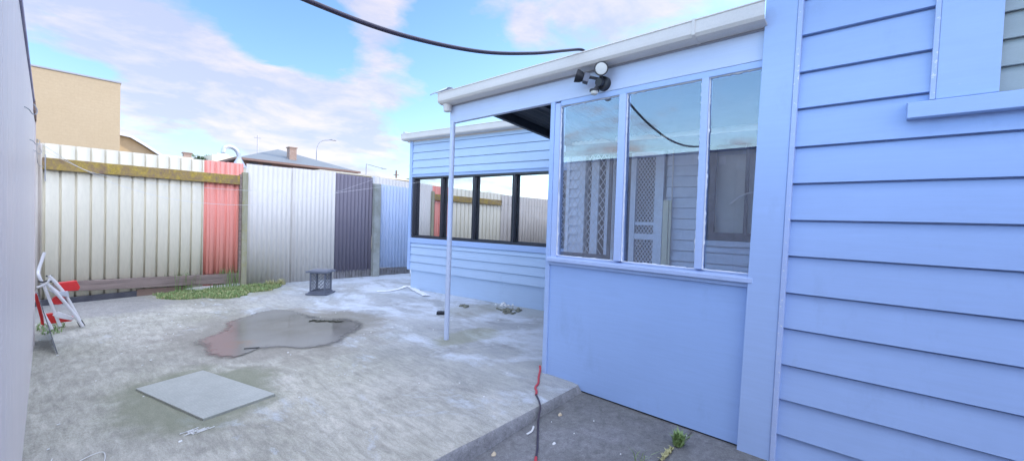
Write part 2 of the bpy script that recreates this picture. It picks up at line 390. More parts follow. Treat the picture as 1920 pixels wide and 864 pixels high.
# cracks in the lower path
ck = MB()
def crack(pts, w):
    pts = spline(pts, 10); L = []; Rr = []
    for i, p in enumerate(pts):
        t = (pts[min(i+1, len(pts)-1)] - pts[max(0, i-1)]).normalized(); nn = Vector((-t.y, t.x, 0))
        j = noise.noise(Vector((i * .7, w * 99, 0))) * .012
        ww = w * (.6 + .6 * abs(noise.noise(Vector((i * .9, 7, 0)))))
        q = p + nn * j
        L.append((*(q + nn * ww).xy, low_z(q.x) + .006)); Rr.append((*(q - nn * ww).xy, low_z(q.x) + .006))
    vs = L + Rr; n = len(L); ck.add(vs, [(i, i+1, n+i+1, n+i) for i in range(n-1)])
crack([(2.715,.80,0),(2.6,.80,0),(2.48,.815,0),(2.36,.83,0),(2.23,.845,0),(2.1,.87,0),(1.9,.85,0)], .005)
structure(ck.build('path_crack', 'crackfill'), 'dark crack across the concrete path')

# puddle and its damp rim
PUD = [(.94,4.74),(1.05,4.89),(1.21,4.99),(1.32,5.19),(1.33,5.37),(1.6,5.52),(1.78,5.71),(1.94,5.70),(2.07,5.51),(2.10,5.28),(2.12,5.03),(2.21,4.88),(2.36,4.72),(2.39,4.51),(2.35,4.34),(2.16,4.12),(1.98,4.0),(1.76,3.9),(1.57,3.91),(1.46,4.06),(1.28,4.15),(1.14,4.08),(1.03,4.07),(.97,4.22),(.96,4.41),(.97,4.57)]
def blob(poly, z, grow=0, jit=.01):
    c = Vector((sum(p[0] for p in poly) / len(poly), sum(p[1] for p in poly) / len(poly), 0))
    pts = [Vector((*p, 0)) for p in poly]; pts = spline(pts + [pts[0]], 7)[:-1]
    out = []
    for i, p in enumerate(pts):
        d = (p - c).normalized(); out.append(p + d * (grow + jit * noise.noise(Vector((p.x * 9, p.y * 9, grow)))))
    m = MB(); n = len(out); m.add([(c.x, c.y, z)] + [(p.x, p.y, z) for p in out], [(0, i + 1, (i + 1) % n + 1) for i in range(n)]); return m
def puddle_mesh():
    pts = [Vector((*p, 0)) for p in PUD]; pts = spline(pts + [pts[0]], 10)[:-1]; n = len(pts)
    m = MB(); rings = []
    for r, (grow) in enumerate((.09, .03, -.03, -.09, -.16)):
        ring = []
        for i, p in enumerate(pts):
            t = (pts[(i+1) % n] - pts[i-1]).normalized(); nn = Vector((-t.y, t.x, 0)) * (1 if True else -1)
            c = Vector((1.66, 4.7, 0)); nn = nn if nn.dot(p - c) > 0 else -nn
            j = (.05 * noise.noise(Vector((p.x * 5, p.y * 5, 1))) + .025 * noise.noise(Vector((p.x * 17, p.y * 17, 1))))
            ring.append(p + (p - c).normalized() * (grow + j))
        rings.append(ring)
    for ring in rings: m.v += [(p.x, p.y, GZ + .0085) for p in ring]
    for r in range(4):
        for i in range(n): m.f.append((r*n+i, r*n+(i+1)%n, (r+1)*n+(i+1)%n, (r+1)*n+i))
    m.v.append((1.66, 4.7, GZ + .0085)); 
    for i in range(n): m.f.append((4*n+i, 4*n+(i+1)%n, 5*n))
    o = m.build('puddle', 'puddle')
    at = o.data.attributes.new('depth', 'FLOAT', 'POINT')
    for i in range(5*n+1): at.data[i].value = (0, .4, .8, 1, 1, 1)[min(5, i // n)]
    return o
structure(puddle_mesh(), 'shallow still puddle on the yard concrete')
# litter lying in and around the puddle
t = MB()
for k in range(46):
    q = random.random(); x = 2.03 + .66 * .34 * q + random.gauss(0,.012); y = 4.84 - .75 * .34 * q + random.gauss(0,.022) * (1.2 - q)
    t.hexa([(x + random.uniform(-.03,.03) + dx * .018, y + dy * .02, GZ + .011 + dz * .006) for dz in (0,1) for dx, dy in ((0,0),(1,.2),(1,1),(.1,1))])
tag(t.build('leaf_litter', 'crackfill'), 'clump of dark wet leaves at the right end of the puddle', 'leaves')
t = MB(); t.bar((1.18,4.22,GZ+.014),(1.29,4.17,GZ+.014),.007,.006)
tag(t.build('twig', 'black'), 'short black stick lying in the near left of the puddle', 'stick')

# scraps on the ground
def scrap(x, y, z, r, mat, name, label, cat, flat=.25, group=None, seed=0):
    m = MB(); n = 7; top = []
    for k in range(n):
        a = 2 * math.pi * k / n; rr = r * (.6 + .6 * abs(noise.noise(Vector((k * 1.3, seed, 1)))))
        top.append((x + rr * math.cos(a), y + rr * .6 * math.sin(a), z + .003 + r * flat * abs(noise.noise(Vector((k, seed, 5))))))
    m.add([(x, y, z + r * flat + .004)] + top + [(p[0], p[1], z) for p in top], [(0, k+1, (k+1)%n+1) for k in range(n)] + [(k+1, n+1+k, n+1+(k+1)%n, (k+1)%n+1) for k in range(n)])
    return tag(m.build(name, mat), label, cat, group)
scrap(2.02, 1.38, low_z(2.0), .022, 'paper', 'paper_scrap', 'small white scrap on the dark path beside the black cord', 'scrap', .4, seed=2)
scrap(2.33, 1.55, low_z(2.3), .03, 'leaf_dry', 'dry_leaf', 'curled pale leaf right of the cord against the step edge', 'leaf', .5, seed=3)
scrap(1.70, 1.575, low_z(1.7), .03, 'leaf_dry', 'dry_leaf', 'curled brown leaf left of the cord under the step edge', 'leaf', .5, seed=8)
t = MB(); t.tube(spline([(1.98,1.56,low_z(2)+.006),(2.03,1.56,low_z(2)+.008),(2.08,1.585,low_z(2)+.01)], 5), .006, 5)
tag(t.build('wood_splinter', 'paper'), 'pale curved splinter on the path just left of the cord', 'splinter')
fl = MB()
for i in range(120):
    if i < 108: x, y, z = random.uniform(0, 4), random.uniform(1.8, 6.8), GZ + .002
    else: x = random.uniform(1.4, 2.65); y = random.uniform(.6, 1.55); z = low_z(x) + .002
    r = random.uniform(.003, .009)
    fl.hexa([(x + dx * r, y + dy * r * random.uniform(.4,1), z + dz * .004) for dz in (0,1) for dx, dy in ((-1,-1),(1,-.6),(.8,1),(-.7,.8))])
tag(fl.build('paint_flakes', 'paper'), 'tiny white paint flakes scattered over the concrete', 'flakes', kind='stuff')
sc = MB()
for i in range(14):
    a = random.uniform(0, 3.1); x = .56 + random.uniform(-.04,.04); y = 2.82 + random.uniform(-.03,.03); l = random.uniform(.02,.05)
    sc.bar((x - l*math.cos(a), y - l*math.sin(a)*.5, GZ+.007), (x + l*math.cos(a), y + l*math.sin(a)*.5, GZ+.007), .003, .003)
tag(sc.build('plaster_crumbs', 'paper'), 'smear of white plaster crumbs in front of the steel plate', 'crumbs', kind='stuff')

# steel tread plate over a pit
PL = [(.403,3.744),(.798,3.833),(1.034,3.015),(.614,2.931)]
PL = [(.403,3.744),(.800,3.842),(1.034,3.015),(.614,2.931)]
pm = MB(); pm.prism([(a,b) for a,b in PL], lambda a,b,t: (a,b,t), GZ - .004, GZ + .016)
tag(pm.build('steel_plate', 'tread', bevel=.002), 'square grey steel tread plate lying on the yard concrete', 'cover plate')

# ------------------------------------------------------------------ shed wall on the left
XS = -.078
sh = thing('neighbour_shed', 'long grey steel clad shed wall on the left edge of the yard', 'shed', (XS, 2, 0))
m = MB()
ys = -4.0; prof = []
while ys < 5.55:
    prof += [(XS, ys), (XS, ys + .190), (XS - .006, ys + .193), (XS - .006, ys + .200)]
    ys += .203
prof.append((XS, 5.55))
vs = [(x, y, GZ - .1) for x, y in prof] + [(x, y, 2.10) for x, y in prof]; n = len(prof)
m.add(vs, [(i, i+1, n+i+1, n+i) for i in range(n-1)])
m.add([(XS,5.55,-.1),(-5,5.55,-.1),(-5,5.55,2.10),(XS,5.55,2.10),(-5,-4,-.1),(-5,-4,2.1),(XS,-4,-.1),(XS,-4,2.1)], [(0,1,2,3),(1,4,5,2),(4,6,7,5)])
m.build('cladding', 'shed', sh, recalc=False)
m = MB(); m.hexa([(-5,-4,2.105),(XS-.03,-4,2.105),(XS-.03,5.5,2.105),(-5,5.5,2.105),(-5,-4,2.2),(XS-.03,-4,2.112),(XS-.03,5.5,2.112),(-5,5.5,2.2)]); m.build('roof', 'roof_steel', sh)
m = MB(); m.box(XS-.05, XS+.008, -4, 4.9, 2.098, 2.125); m.build('flashing', 'flash', sh, bevel=.003)
m = MB(); m.box(XS-.03, XS+.010, 4.9, 5.53, 2.03, 2.122); m.build('flashing', 'rust', sh, bevel=.003, label='rusty brown end piece of flashing')
m = MB(); m.box(XS-.02, XS+.006, 5.53, 5.56, GZ, 2.10); m.build('corner_trim', 'shed', sh)

# wire hooks on the shed wall
for (y, z, lab, dz) in ((3.093,1.774,'highest bent wire hook on the grey shed wall',.02),(4.0,1.712,'middle bent wire hook on the grey shed wall',-.005),(5.0,1.735,'lowest bent wire hook on the grey shed wall, by its corner',.01)):
    m = MB(); m.tube(spline([(XS,y,z),(XS+.015,y+.03,z-.006),(XS+.026,y+.07,z-.02),(XS+.038,y+.10,z-.012),(XS+.04,y+.12,z+.012),(XS+.028,y+.13,z+.02+dz)], 6), .0022, 6)
    tag(m.build('wire_hook', 'wire', smooth=True), lab, 'hook', 'wire hooks on the shed wall')
m = MB(); m.tube(spline([(XS+.03,4.1,1.73),(XS+.018,5.15,1.70),(-.055,5.58,1.66),(-.03,7.66,1.76),(-.028,7.66,1.62)], 6), .0025, 6)
tag(m.build('hanging_wire', 'wire', smooth=True), 'thin grey wire hanging from the hooks down to the mossy rail end', 'wire')

# washing lines
for pts, lab in (([(-.03,5.47,1.83),(.23,5.61,1.65),(.52,5.76,1.60),(.82,5.91,1.58),(1.62,6.33,1.59),(2.6,6.84,1.64),(3.41,7.26,1.72),(3.84,7.49,1.85),(4.47,7.79,2.07)], 'upper thin white washing line running to the concrete fence post'),
                 ([(-.03,5.45,1.78),(.24,5.46,1.63),(.48,5.46,1.51),(.93,5.47,1.40),(1.54,5.49,1.385),(2.12,5.5,1.48),(2.59,5.51,1.60),(3.26,5.53,1.735),(3.89,5.54,1.86),(4.29,5.55,1.95)], 'lower thin white washing line running to the annex wall')):
    m = MB(); m.tube(spline(pts, 8), .0018, 5); tag(m.build('washing_line', 'line_white', smooth=True), lab, 'washing line', 'washing lines across the yard')

# ------------------------------------------------------------------ fence
def frame_of(a, b):
    a = Vector((*a, 0)); b = Vector((*b, 0)); d = (b - a).normalized(); nn = Vector((d.y, -d.x, 0))   # towards the yard
    return (lambda p: a + d * p[0] + nn * p[1] + Vector((0, 0, p[2]))), (b - a).length
F1, L1 = frame_of((-.015,7.734), (2.185,8.003))
F2, L2 = frame_of((2.207,7.942), (5.40,7.765))
fence = thing('metal_fence', 'patchwork fence of grey, red, plum and pale blue metal sheets on mossy rails', 'fence', (2.2, 7.95, 0))
def sheet(F, s0, s1, zb0, zb1, zt0, zt1, kind, mat, off=0.0, label=None, pitch=.076, amp=.0065, ragged=.0):
    pr = []
    if kind == 'sine':
        n = max(8, int((s1 - s0) / pitch * 10))
        for i in range(n + 1): s = s0 + (s1 - s0) * i / n; pr.append((s, amp * math.cos(2 * math.pi * (s - s0) / pitch)))
    elif kind == 'pan':
        s = s0
        while s < s1 - .02:
            pr += [(s, 0), (s + .006, -.028), (s + .020, -.028), (s + .026, 0)]; s += pitch
            pass
        pr.append((s1, 0))
    elif kind == 'rib':
        s = s0
        while s < s1 - .02:
            for a, b in ((0,0),(.012,-.026),(.036,-.026),(.048,0),(.078,0),(.081,-.008),(.087,-.008),(.090,0)):
                if s + a <= s1: pr.append((s + a, b))
            s += pitch
        pr.append((s1, 0))
    m = MB(lambda p: F((p[0], p[1] + off, p[2])))
    n = len(pr); vs = []
    for k in range(3):
        for (s, d) in pr:
            t = (s - s0) / (s1 - s0); zb = zb0 + (zb1 - zb0) * t; zt = zt0 + (zt1 - zt0) * t
            vs.append((s, d, zb + (zt - zb) * k / 2))
    m.add(vs, [(k*n+i, k*n+i+1, (k+1)*n+i+1, (k+1)*n+i) for k in range(2) for i in range(n-1)])
    o = m.build('fence_sheet', mat, fence, smooth=True, label=label, recalc=False)
    so = o.modifiers.new('Solid', 'SOLIDIFY'); so.thickness = .0015
    return o
sheet(F1, -3.0, -.34, .02, .02, 2.04, 2.06, 'pan', 'sheet_beige', -.03, 'beige sheets running on behind the shed', .137)
sheet(F1, -.34, -.03, .02, .02, 2.06, 2.07, 'pan', 'sheet_beige', -.012, 'narrow beige end sheet', .137)
sheet(F1, -.03, 1.655, .045, .10, 2.073, 2.099, 'pan', 'sheet_grey', 0, 'wide pale grey sheet with narrow ribs', .1375)
sheet(F1, 1.655, 2.215, .10, .10, 2.101, 2.115, 'rib', 'sheet_red', -.004, 'faded red ribbed sheet', .140)
sheet(F2, 0, .76, .04, .045, 2.116, 2.121, 'sine', 'sheet_zinc', .004, 'pale grey corrugated sheet beside the mossy post')
sheet(F2, .72, 1.492, .05, .05, 2.128, 2.131, 'sine', 'sheet_zinc', .008, 'pale grey corrugated sheet beside the plum sheet')
sheet(F2, 1.482, 2.262, .187, .187, 2.118, 2.096, 'sine', 'sheet_dark', .003, 'dark plum corrugated sheet', amp=.010)
sheet(F2, 2.24, 3.19, .9, .9, 2.135, 2.09, 'sine', 'sheet_zinc', -.015, 'pale grey sheet showing above the blue sheet', amp=.006)
sheet(F2, 2.40, 3.19, .225, .195, 1.985, 1.955, 'sine', 'sheet_blue', .012, 'pale blue corrugated sheet beside the annex', amp=.013)
def fbox(F, s0, s1, d0, d1, zl0, zh0, zl1, zh1, name, mat, label=None, bevel=.004, seg=14, rough=.004):
    m = MB(F); vs = []
    for i in range(seg + 1):
        t = i / seg; s = s0 + (s1 - s0) * t; a = zl0 + (zl1 - zl0) * t; b = zh0 + (zh1 - zh0) * t
        j = [rough * noise.noise(Vector((s * 7, k * 5.3, a * 3))) for k in range(4)]
        vs += [(s, d0, a + j[0]), (s, d1, a + j[1]), (s, d1, b + j[2]), (s, d0, b + j[3])]
    fs = [(0,1,2,3), (seg*4, seg*4+3, seg*4+2, seg*4+1)]
    for i in range(seg):
        for k in range(4): fs.append((i*4+k, i*4+(k+1)%4, (i+1)*4+(k+1)%4, (i+1)*4+k))
    m.add(vs, fs); return m.build(name, mat, fence, bevel=bevel, label=label)
fbox(F1, -.035, 2.15, .004, .052, 1.747, 1.893, 1.757, 1.905, 'rail', 'moss_rail', 'top rail covered with yellow moss')
fbox(F1, .06, 2.15, .004, .052, .215, .338, .112, .272, 'rail', 'grey_rail', 'weathered brown bottom rail')
fbox(F1, -.1, .86, .006, .03, .035, .125, .045, .13, 'base_board', 'black_board', 'black board along the ground')
fbox(F1, .86, 1.42, .006, .03, .04, .15, .05, .14, 'base_board', 'brown_board', 'brown board along the ground')
m = MB(); m.box(2.150, 2.232, 7.905, 7.995, -.02, 1.965); m.build('post', 'moss_post', fence, bevel=.008, label='timber post yellow with moss')
m = MB(); m.box(2.118, 2.149, 7.93, 7.995, .1, 1.93); m.build('post', 'grey_rail', fence, bevel=.004, label='dark stud beside the mossy post')
m = MB(F2); m.box(2.262, 2.40, .0, .11, -.03, 1.978); m.build('post', 'post_conc', fence, bevel=.008, label='grey concrete post with stained top')
m = MB(F2); m.box(2.245, 2.275, .02, .05, 1.985, 2.135); m.build('post_cap', 'white_pl', fence)
m = MB(F2)
s = 1.49
while s < 3.17:
    w = random.uniform(.05, .075); m.box(s, s + w - .008, -.035 - random.random() * .006, .0, .0, .205 + random.random() * .01); s += w
m.build('plinth', 'plinth', fence, bevel=.003, label='row of grey concrete blocks under the sheets')
m = MB(F1); m.box(-.02, -.01, .055, .06, 1.60, 1.93); m.build('rail_wire', 'wire', fence)

# ------------------------------------------------------------------ grass by the fence
def blades(n, region, h0, h1, mat, name, base=GZ, lean=.6):
    m = MB()
    for i in range(n):
        x, y = region()
        h = random.uniform(h0, h1); a = random.random() * 6.28; w = random.uniform(.002, .0045)
        dx, dy = math.cos(a), math.sin(a); l = h * random.uniform(.2, 1.0) * lean
        px, py = -dy * w, dx * w
        m.add([(x-px,y-py,base),(x+px,y+py,base),(x+px+dx*l*.4,y+py+dy*l*.4,base+h*.65),(x-px+dx*l*.4,y-py+dy*l*.4,base+h*.65),(x+dx*l,y+dy*l,base+h*(.75 + .25*random.random()))], [(0,1,2,3),(3,2,4)])
    return m.build(name, mat, recalc=False)
GP = [(1.0,7.76),(1.02,7.45),(1.15,7.2),(1.43,7.08),(1.67,6.85),(1.84,6.9),(2.12,7.12),(2.40,7.2),(2.60,7.5),(2.72,7.82),(2.3,7.9),(2.15,7.86),(1.6,7.85)]
def inside(x, y, P):
    c = False; j = len(P) - 1
    for i in range(len(P)):
        if (P[i][1] > y) != (P[j][1] > y) and x < (P[j][0]-P[i][0]) * (y-P[i][1]) / (P[j][1]-P[i][1]) + P[i][0]: c = not c
        j = i
    return c
def rgrass():
    while True:
        x = random.uniform(.8, 2.85); y = random.uniform(6.5, 7.95)
        jx = .10 * noise.noise(Vector((x*4, y*4, 0))); jy = .10 * noise.noise(Vector((x*4, y*4, 9)))
        if inside(x + jx, y + jy, GP) and noise.noise(Vector((x*6, y*6, 3))) > -.38: return x, y
tag(blades(8000, rgrass, .013, .06, 'grass', 'grass'), 'low green grass growing at the foot of the fence', 'grass', kind='stuff')
tag(blades(4500, rgrass, .012, .05, 'drygrass', 'dry_grass', lean=1.3), 'yellowed dry grass mixed into the patch by the fence', 'dry grass', kind='stuff')
def edge_r(cx, cy, rx, ry):
    def f():
        a = random.random() * 6.28; r = math.sqrt(random.random()); return cx + rx * r * math.cos(a), cy + ry * r * math.sin(a)
    return f
tag(blades(220, edge_r(2.62,7.72,.16,.08), .04, .13, 'drygrass', 'grass_tussock', lean=1.1), 'arching pale grass tussock right of the mossy post', 'grass')
tag(blades(110, edge_r(1.95,7.93,.22,.015), .15, .42, 'grass', 'weeds', lean=.3), 'sparse weeds standing against the red sheet', 'weeds')
tag(blades(60, edge_r(1.35,7.86,.22,.015), .22, .40, 'grass', 'weeds', lean=.3), 'sparse weeds standing against the grey sheet above the bottom rail', 'weeds')
tag(blades(260, edge_r(.03,6.3,.10,.42), .015, .05, 'grass', 'grass_fringe', lean=.9), 'green fringe of grass at the shed corner behind the folded frame', 'grass', kind='stuff')
# tuft in the path crack
tag(blades(260, edge_r(2.50,.815,.032,.028), .03, .10, 'grass', 'grass_tuft', base=-.005, lean=.75), 'bright green grass tuft growing from the path crack beside the porch', 'grass tuft')
tag(blades(9, edge_r(2.14,.90,.03,.03), .08, .16, 'grass', 'grass_sprig', base=-.02, lean=.8), 'few thin grass blades in the path left of the green tuft', 'grass')
tag(blades(160, edge_r(2.36,.83,.09,.012), .006, .022, 'drygrass', 'crack_litter', base=-.012, lean=1.5), 'dry pale litter caught in the path crack', 'litter', kind='stuff')

# ------------------------------------------------------------------ lattice stand
cs = thing('lattice_stand', 'grey plastic lattice stand on the yard in front of the plum sheet', 'stand', (2.86, 6.50, GZ))
ca = R(42)
def CT(p): return (2.86 + p[0]*math.cos(ca) - p[1]*math.sin(ca), 6.50 + p[0]*math.sin(ca) + p[1]*math.cos(ca), GZ + p[2])
m = MB(CT); m.box(-.165,.165,-.165,.165,.004,.026); m.box(-.135,.135,-.135,.135,.026,.045); m.build('base_plate', 'crate', cs, bevel=.004)
m = MB(CT); m.box(-.165,.165,-.165,.165,.345,.370); m.box(-.14,.14,-.14,.14,.370,.376); m.build('top_plate', 'crate', cs, bevel=.004)
for k in range(4):
    ang = k * math.pi / 2
    def ST(p, ang=ang): return CT((p[0]*math.cos(ang) - p[1]*math.sin(ang), p[0]*math.sin(ang) + p[1]*math.cos(ang), p[2]))
    m = MB(ST); W = .118; y = .118
    m.box(-W,-W+.016,y-.008,y+.004,.045,.345); m.box(W-.016,W,y-.008,y+.0035,.045,.345)
    m.box(-W+.016,W-.016,y-.007,y+.003,.045,.058); m.box(-W+.016,W-.016,y-.007,y+.003,.332,.345)
    for sg, dy in ((1, 0), (-1, .005)):
        for q in range(-12, 13):
            c0 = q * .055; pts = []
            # line x*sg + c0 = z-.195 within the frame
            xs = [max(-.102, min(.102, x)) for x in (-.102, .102)]
            a = (-.102, .195 + c0 - .102 * sg); b = (.102, .195 + c0 + .102 * sg)
            def clip(p, o):
                x, z = p
                for lim in (.058, .332):
                    if (lim == .058 and z < lim) or (lim == .332 and z > lim): x += (lim - z) * sg; z = lim
                return x, z
            if max(a[1], b[1]) < .06 or min(a[1], b[1]) > .33: continue
            a = clip(a, 0); b = clip(b, 0)
            if abs(a[0]-b[0]) < .01: continue
            m.bar((a[0], y-.004+dy*.6, a[1]), (b[0], y-.004+dy*.6, b[1]), .004, .0075, (0,1,0))
    m.build('lattice_side', 'crate', cs)
# white crumpled cloth strip
m = MB(); pts = spline([(3.62,6.12,0),(3.8,6.03,0),(4.12,6.16,0),(4.33,6.28,0),(4.20,5.86,0),(4.08,5.48,0),(4.02,5.30,0)], 9); n = len(pts)
vs = []
for i, p in enumerate(pts):
    tt = (pts[min(i+1,n-1)] - pts[max(i-1,0)]).normalized(); nn = Vector((-tt.y, tt.x, 0)); w = .03 + .035 * i / n + .02 * noise.noise(Vector((i*.4,0,0)))
    for k in range(7):
        u = k / 6 - .5; h = .008 + .028 * abs(noise.noise(Vector((i*.35, k*.8, 2)))) * (1 - abs(u)*1.4)
        q = p + nn * (w * 2 * u); vs.append((q.x, q.y, GZ + max(.004, h)))
m.add(vs, [(i*7+k, i*7+k+1, (i+1)*7+k+1, (i+1)*7+k) for i in range(n-1) for k in range(6)])
tag(m.build('cloth_strip', 'cloth', smooth=True), 'crumpled white strip of cloth lying before the annex wall', 'cloth')
bk = thing('battery_pack', 'small black block lying left of the porch pole foot', 'block', (3.39,4.15,GZ))
m = MB(); m.hexa([(3.33,4.18,GZ+.004),(3.40,4.11,GZ+.004),(3.45,4.15,GZ+.004),(3.39,4.23,GZ+.004),(3.33,4.18,GZ+.042),(3.40,4.11,GZ+.042),(3.45,4.15,GZ+.042),(3.39,4.23,GZ+.042)]); m.build('case', 'black', bk, bevel=.005)
m = MB(); m.box(3.375,3.40,4.15,4.175,GZ+.042,GZ+.050); m.build('terminal', 'crate', bk)
def rubble(cx, cy, r, name, label, n, mat='stone'):
    m = MB()
    for k in range(n):
        x = cx + random.gauss(0, r); y = cy + random.gauss(0, r); s = random.uniform(.008, .026)
        vs = []
        for dz in (0, 1):
            for dx, dy in ((-1,-1),(1,-1),(1,1),(-1,1)):
                q = (1 - .35*dz) * random.uniform(.7, 1.2); vs.append((x+dx*s*q, y+dy*s*q, GZ + .002 + dz*s*random.uniform(.8,1.5)))
        m.hexa(vs)
    return tag(m.build(name, mat), label, 'rubble', kind='stuff')
rubble(3.95, 4.32, .045, 'stone_rubble', 'mossy grey rubble crumbs right of the porch pole foot', 14)
rubble(4.25, 3.72, .09, 'leaf_litter', 'dark leaf litter crumbs near the foot of the annex wall', 40)
rubble(4.46, 4.0, .05, 'grit', 'pale grit crumbs at the foot of the annex wall', 18, 'paper')
m = MB(); m.tube(spline([(.02,2.98,GZ+.006),(.0,2.80,GZ+.006),(.07,2.70,GZ+.012),(.17,2.72,GZ+.006),(.19,2.88,GZ+.01),(.09,2.84,GZ+.006),(-.03,2.60,GZ+.006),(-.06,2.50,GZ+.006),(.03,2.47,GZ+.01),(.13,2.60,GZ+.006),(.14,2.74,GZ+.006)], 8), .0018, 5)
tag(m.build('wire_loop', 'line_white', smooth=True), 'loose loop of thin white wire on the concrete by the shed wall', 'wire')

# extension cord
cord = thing('extension_cord', 'red and black cord running from the porch post down over the step', 'cord', (2.217,1.652,GZ))
def path_pts(P): return spline(P, 8)
m = MB(); m.tube(path_pts([(2.722,2.03,GZ+.05),(2.70,2.01,GZ+.02),(2.604,1.95,GZ+.010),(2.50,1.874,GZ+.010),(2.42,1.84,GZ+.010),(2.372,1.791,GZ+.010),(2.319,1.755,GZ+.010)]), .0085, 8); m.build('cord_section', 'cord_red', cord, smooth=True, label='red section at the top')
m = MB(); m.tube(path_pts([(2.319,1.755,GZ+.010),(2.275,1.70,GZ+.010),(2.23,1.655,GZ+.012),(2.205,1.628,GZ-.005),(2.165,1.61,low_z(2.16)+.03),(2.12,1.58,low_z(2.1)+.009),(1.99,1.482,low_z(2)+.008),(1.90,1.415,low_z(1.9)+.008),(1.83,1.37,low_z(1.8)+.008)]), .0065, 8); m.build('cord_section', 'cable', cord, smooth=True, label='black section over the step')
m = MB(); m.tube(path_pts([(1.83,1.37,low_z(1.8)+.009),(1.76,1.32,low_z(1.7)+.009),(1.66,1.22,low_z(1.6)+.009),(1.5,1.0,low_z(1.5)+.009)]), .0085, 8); m.build('cord_section', 'cord_red', cord, smooth=True, label='red section at the bottom')

# ------------------------------------------------------------------ folded frame with red panels by the shed corner
ff = thing('folding_frame', 'folded white tube frame with red plastic panels leaning at the shed corner', 'folding frame', (.1,6.1,GZ))
Y = 6.1
def tubes(name, mat, pts, r, y=Y, n=8, label=None):
    m = MB(); m.tube(spline([(x, y + (q[0] if q else 0), z) for x, z, *q in pts], 5), r, n); return m.build(name, mat, ff, smooth=True, label=label)
tubes('frame_tube', 'white_pl', [(-.02,.83,.12),(-.040,.74,.09),(-.058,.656,.05),(-.052,.60),(-.009,.463),(.087,.09)], .0125, label='tall bent tube')
tubes('frame_tube', 'white_pl', [(.010,.60),(.06,.52),(.13,.38),(.235,.085)], .013, Y+.05)
tubes('frame_tube', 'white_pl', [(.021,.50),(.08,.40),(.16,.25),(.245,.065)], .014, Y-.03)
tubes('frame_tube', 'white_pl', [(-.085,.47),(-.04,.30),(.03,.09)], .014, Y-.10)
tubes('frame_tube', 'white_pl', [(-.065,.50),(-.01,.53),(.02,.58)], .011, Y-.02)
tubes('frame_tube', 'white_pl', [(.0,.52),(.07,.43),(.12,.40)], .014, Y+.02)
tubes('hinge', 'black', [(-.058,.56),(-.03,.55),(0,.56),(.03,.545)], .007, Y-.02)
tubes('hinge', 'black', [(-.01,.60),(.012,.59),(.03,.60)], .007, Y+.06)
m = MB(); m.tube([(.222,Y+.05,.115),(.245,Y+.05,.055)], .021, 8); m.build('rubber_foot', 'black', ff, smooth=True)
m = MB(); m.prism([(.055,.52),(.20,.535),(.228,.46),(.215,.43),(.09,.43)], lambda a,b,t: (a,t,b), Y+.06, Y+.11); m.build('red_panel', 'red_pl', ff, bevel=.008)
m = MB(); m.tube([(.075,Y+.03,.35),(.075,Y+.07,.35)], .045, 16); m.build('red_knob', 'red_pl', ff, bevel=.004)
m = MB(); m.prism([(-.05,.20),(-.04,.10),(.17,.105),(.19,.15),(.10,.16),(.03,.21)], lambda a,b,t: (a,t,b), Y+.12, Y+.16); m.build('red_panel', 'red_pl', ff, bevel=.006)
m = MB(); m.prism([(-.085,.45),(-.062,.46),(.0,.18),(-.01,.10),(-.045,.22)], lambda a,b,t: (a,t,b), Y-.14, Y-.12); m.build('red_panel', 'red_pl', ff)
m = MB(); m.prism([(.035,.21),(.075,.24),(.19,.16),(.165,.14),(.08,.175)], lambda a,b,t: (a,t,b), Y-.02, Y+.02); m.build('brace_plate', 'white_pl', ff, bevel=.004)
m = MB(); m.prism([(.0,.47),(.06,.44),(.14,.44),(.15,.38),(.07,.40)], lambda a,b,t: (a,t,b), Y+.0, Y+.02); m.build('brace_plate', 'galv', ff, bevel=.003)
gp = thing('glass_pane', 'loose clear glass pane with dark edge leaning against the shed wall', 'glass pane', (.05,5.5,GZ))
m = MB(); A_ = [(.058,5.10,GZ+.008),(-.005,6.0,GZ+.008),(-.066,6.0,.50),(-.060,5.72,.50)]
m.add(A_ + [(x-.004, y, z) for x, y, z in A_], [(0,1,2,3),(7,6,5,4),(0,4,5,1),(1,5,6,2),(2,6,7,3),(3,7,4,0)]); m.build('sheet', 'glass_pane', gp)
m = MB(); m.bar((.058,5.098,GZ+.008),(-.060,5.718,.50),.006,.006); m.build('edge_strip', 'black', gp)

# ------------------------------------------------------------------ weatherboard wall builder
def boards(tf, segs, zs, mat, name, parent, lip=.018, gap=.007, top=.004):
    """zs: board bottoms ascending (last = top); segs: list of (s0, s1); tf((s, out, z))"""
    m = MB(tf)
    for (s0, s1, za, zb) in segs:
        nseg = max(2, int(abs(s1 - s0) / .25))
        for k in range(len(zs) - 1):
            z0, z1 = zs[k], zs[k+1]
            if z1 <= za + .001 or z0 >= zb - .001: continue
            z0c, z1c = max(z0, za), min(z1, zb)
            prof = [(-.012, z0c), (lip, z0c), (lip - (lip-top) * .5, z0c + (z1c-z0c-gap) * .5), (top, z1c - gap), (-.012, z1c - gap)]
            vs = []
            for i in range(nseg + 1):
                s = s0 + (s1 - s0) * i / nseg
                for j, (o, z) in enumerate(prof):
                    w = .0014 * noise.noise(Vector((s * 1.7, z * 9 + k, 4))) if j in (1, 2) else 0
                    vs.append((s, o + w, z + (.0012 * noise.noise(Vector((s * 2.1, k * 3.3, 8))) if j in (0, 1) else 0)))
            fs = [(i*5+j, i*5+j+1, (i+1)*5+j+1, (i+1)*5+j) for i in range(nseg) for j in range(4)]
            fs += [(0,1,2,3,4), tuple(nseg*5 + j for j in (4,3,2,1,0))]
            m.add(vs, fs)
        m.add([(s0,-.010,za),(s1,-.010,za),(s1,-.010,zb),(s0,-.010,zb)], [(0,1,2,3)])
    return m.build(name, mat, parent, smooth=False)

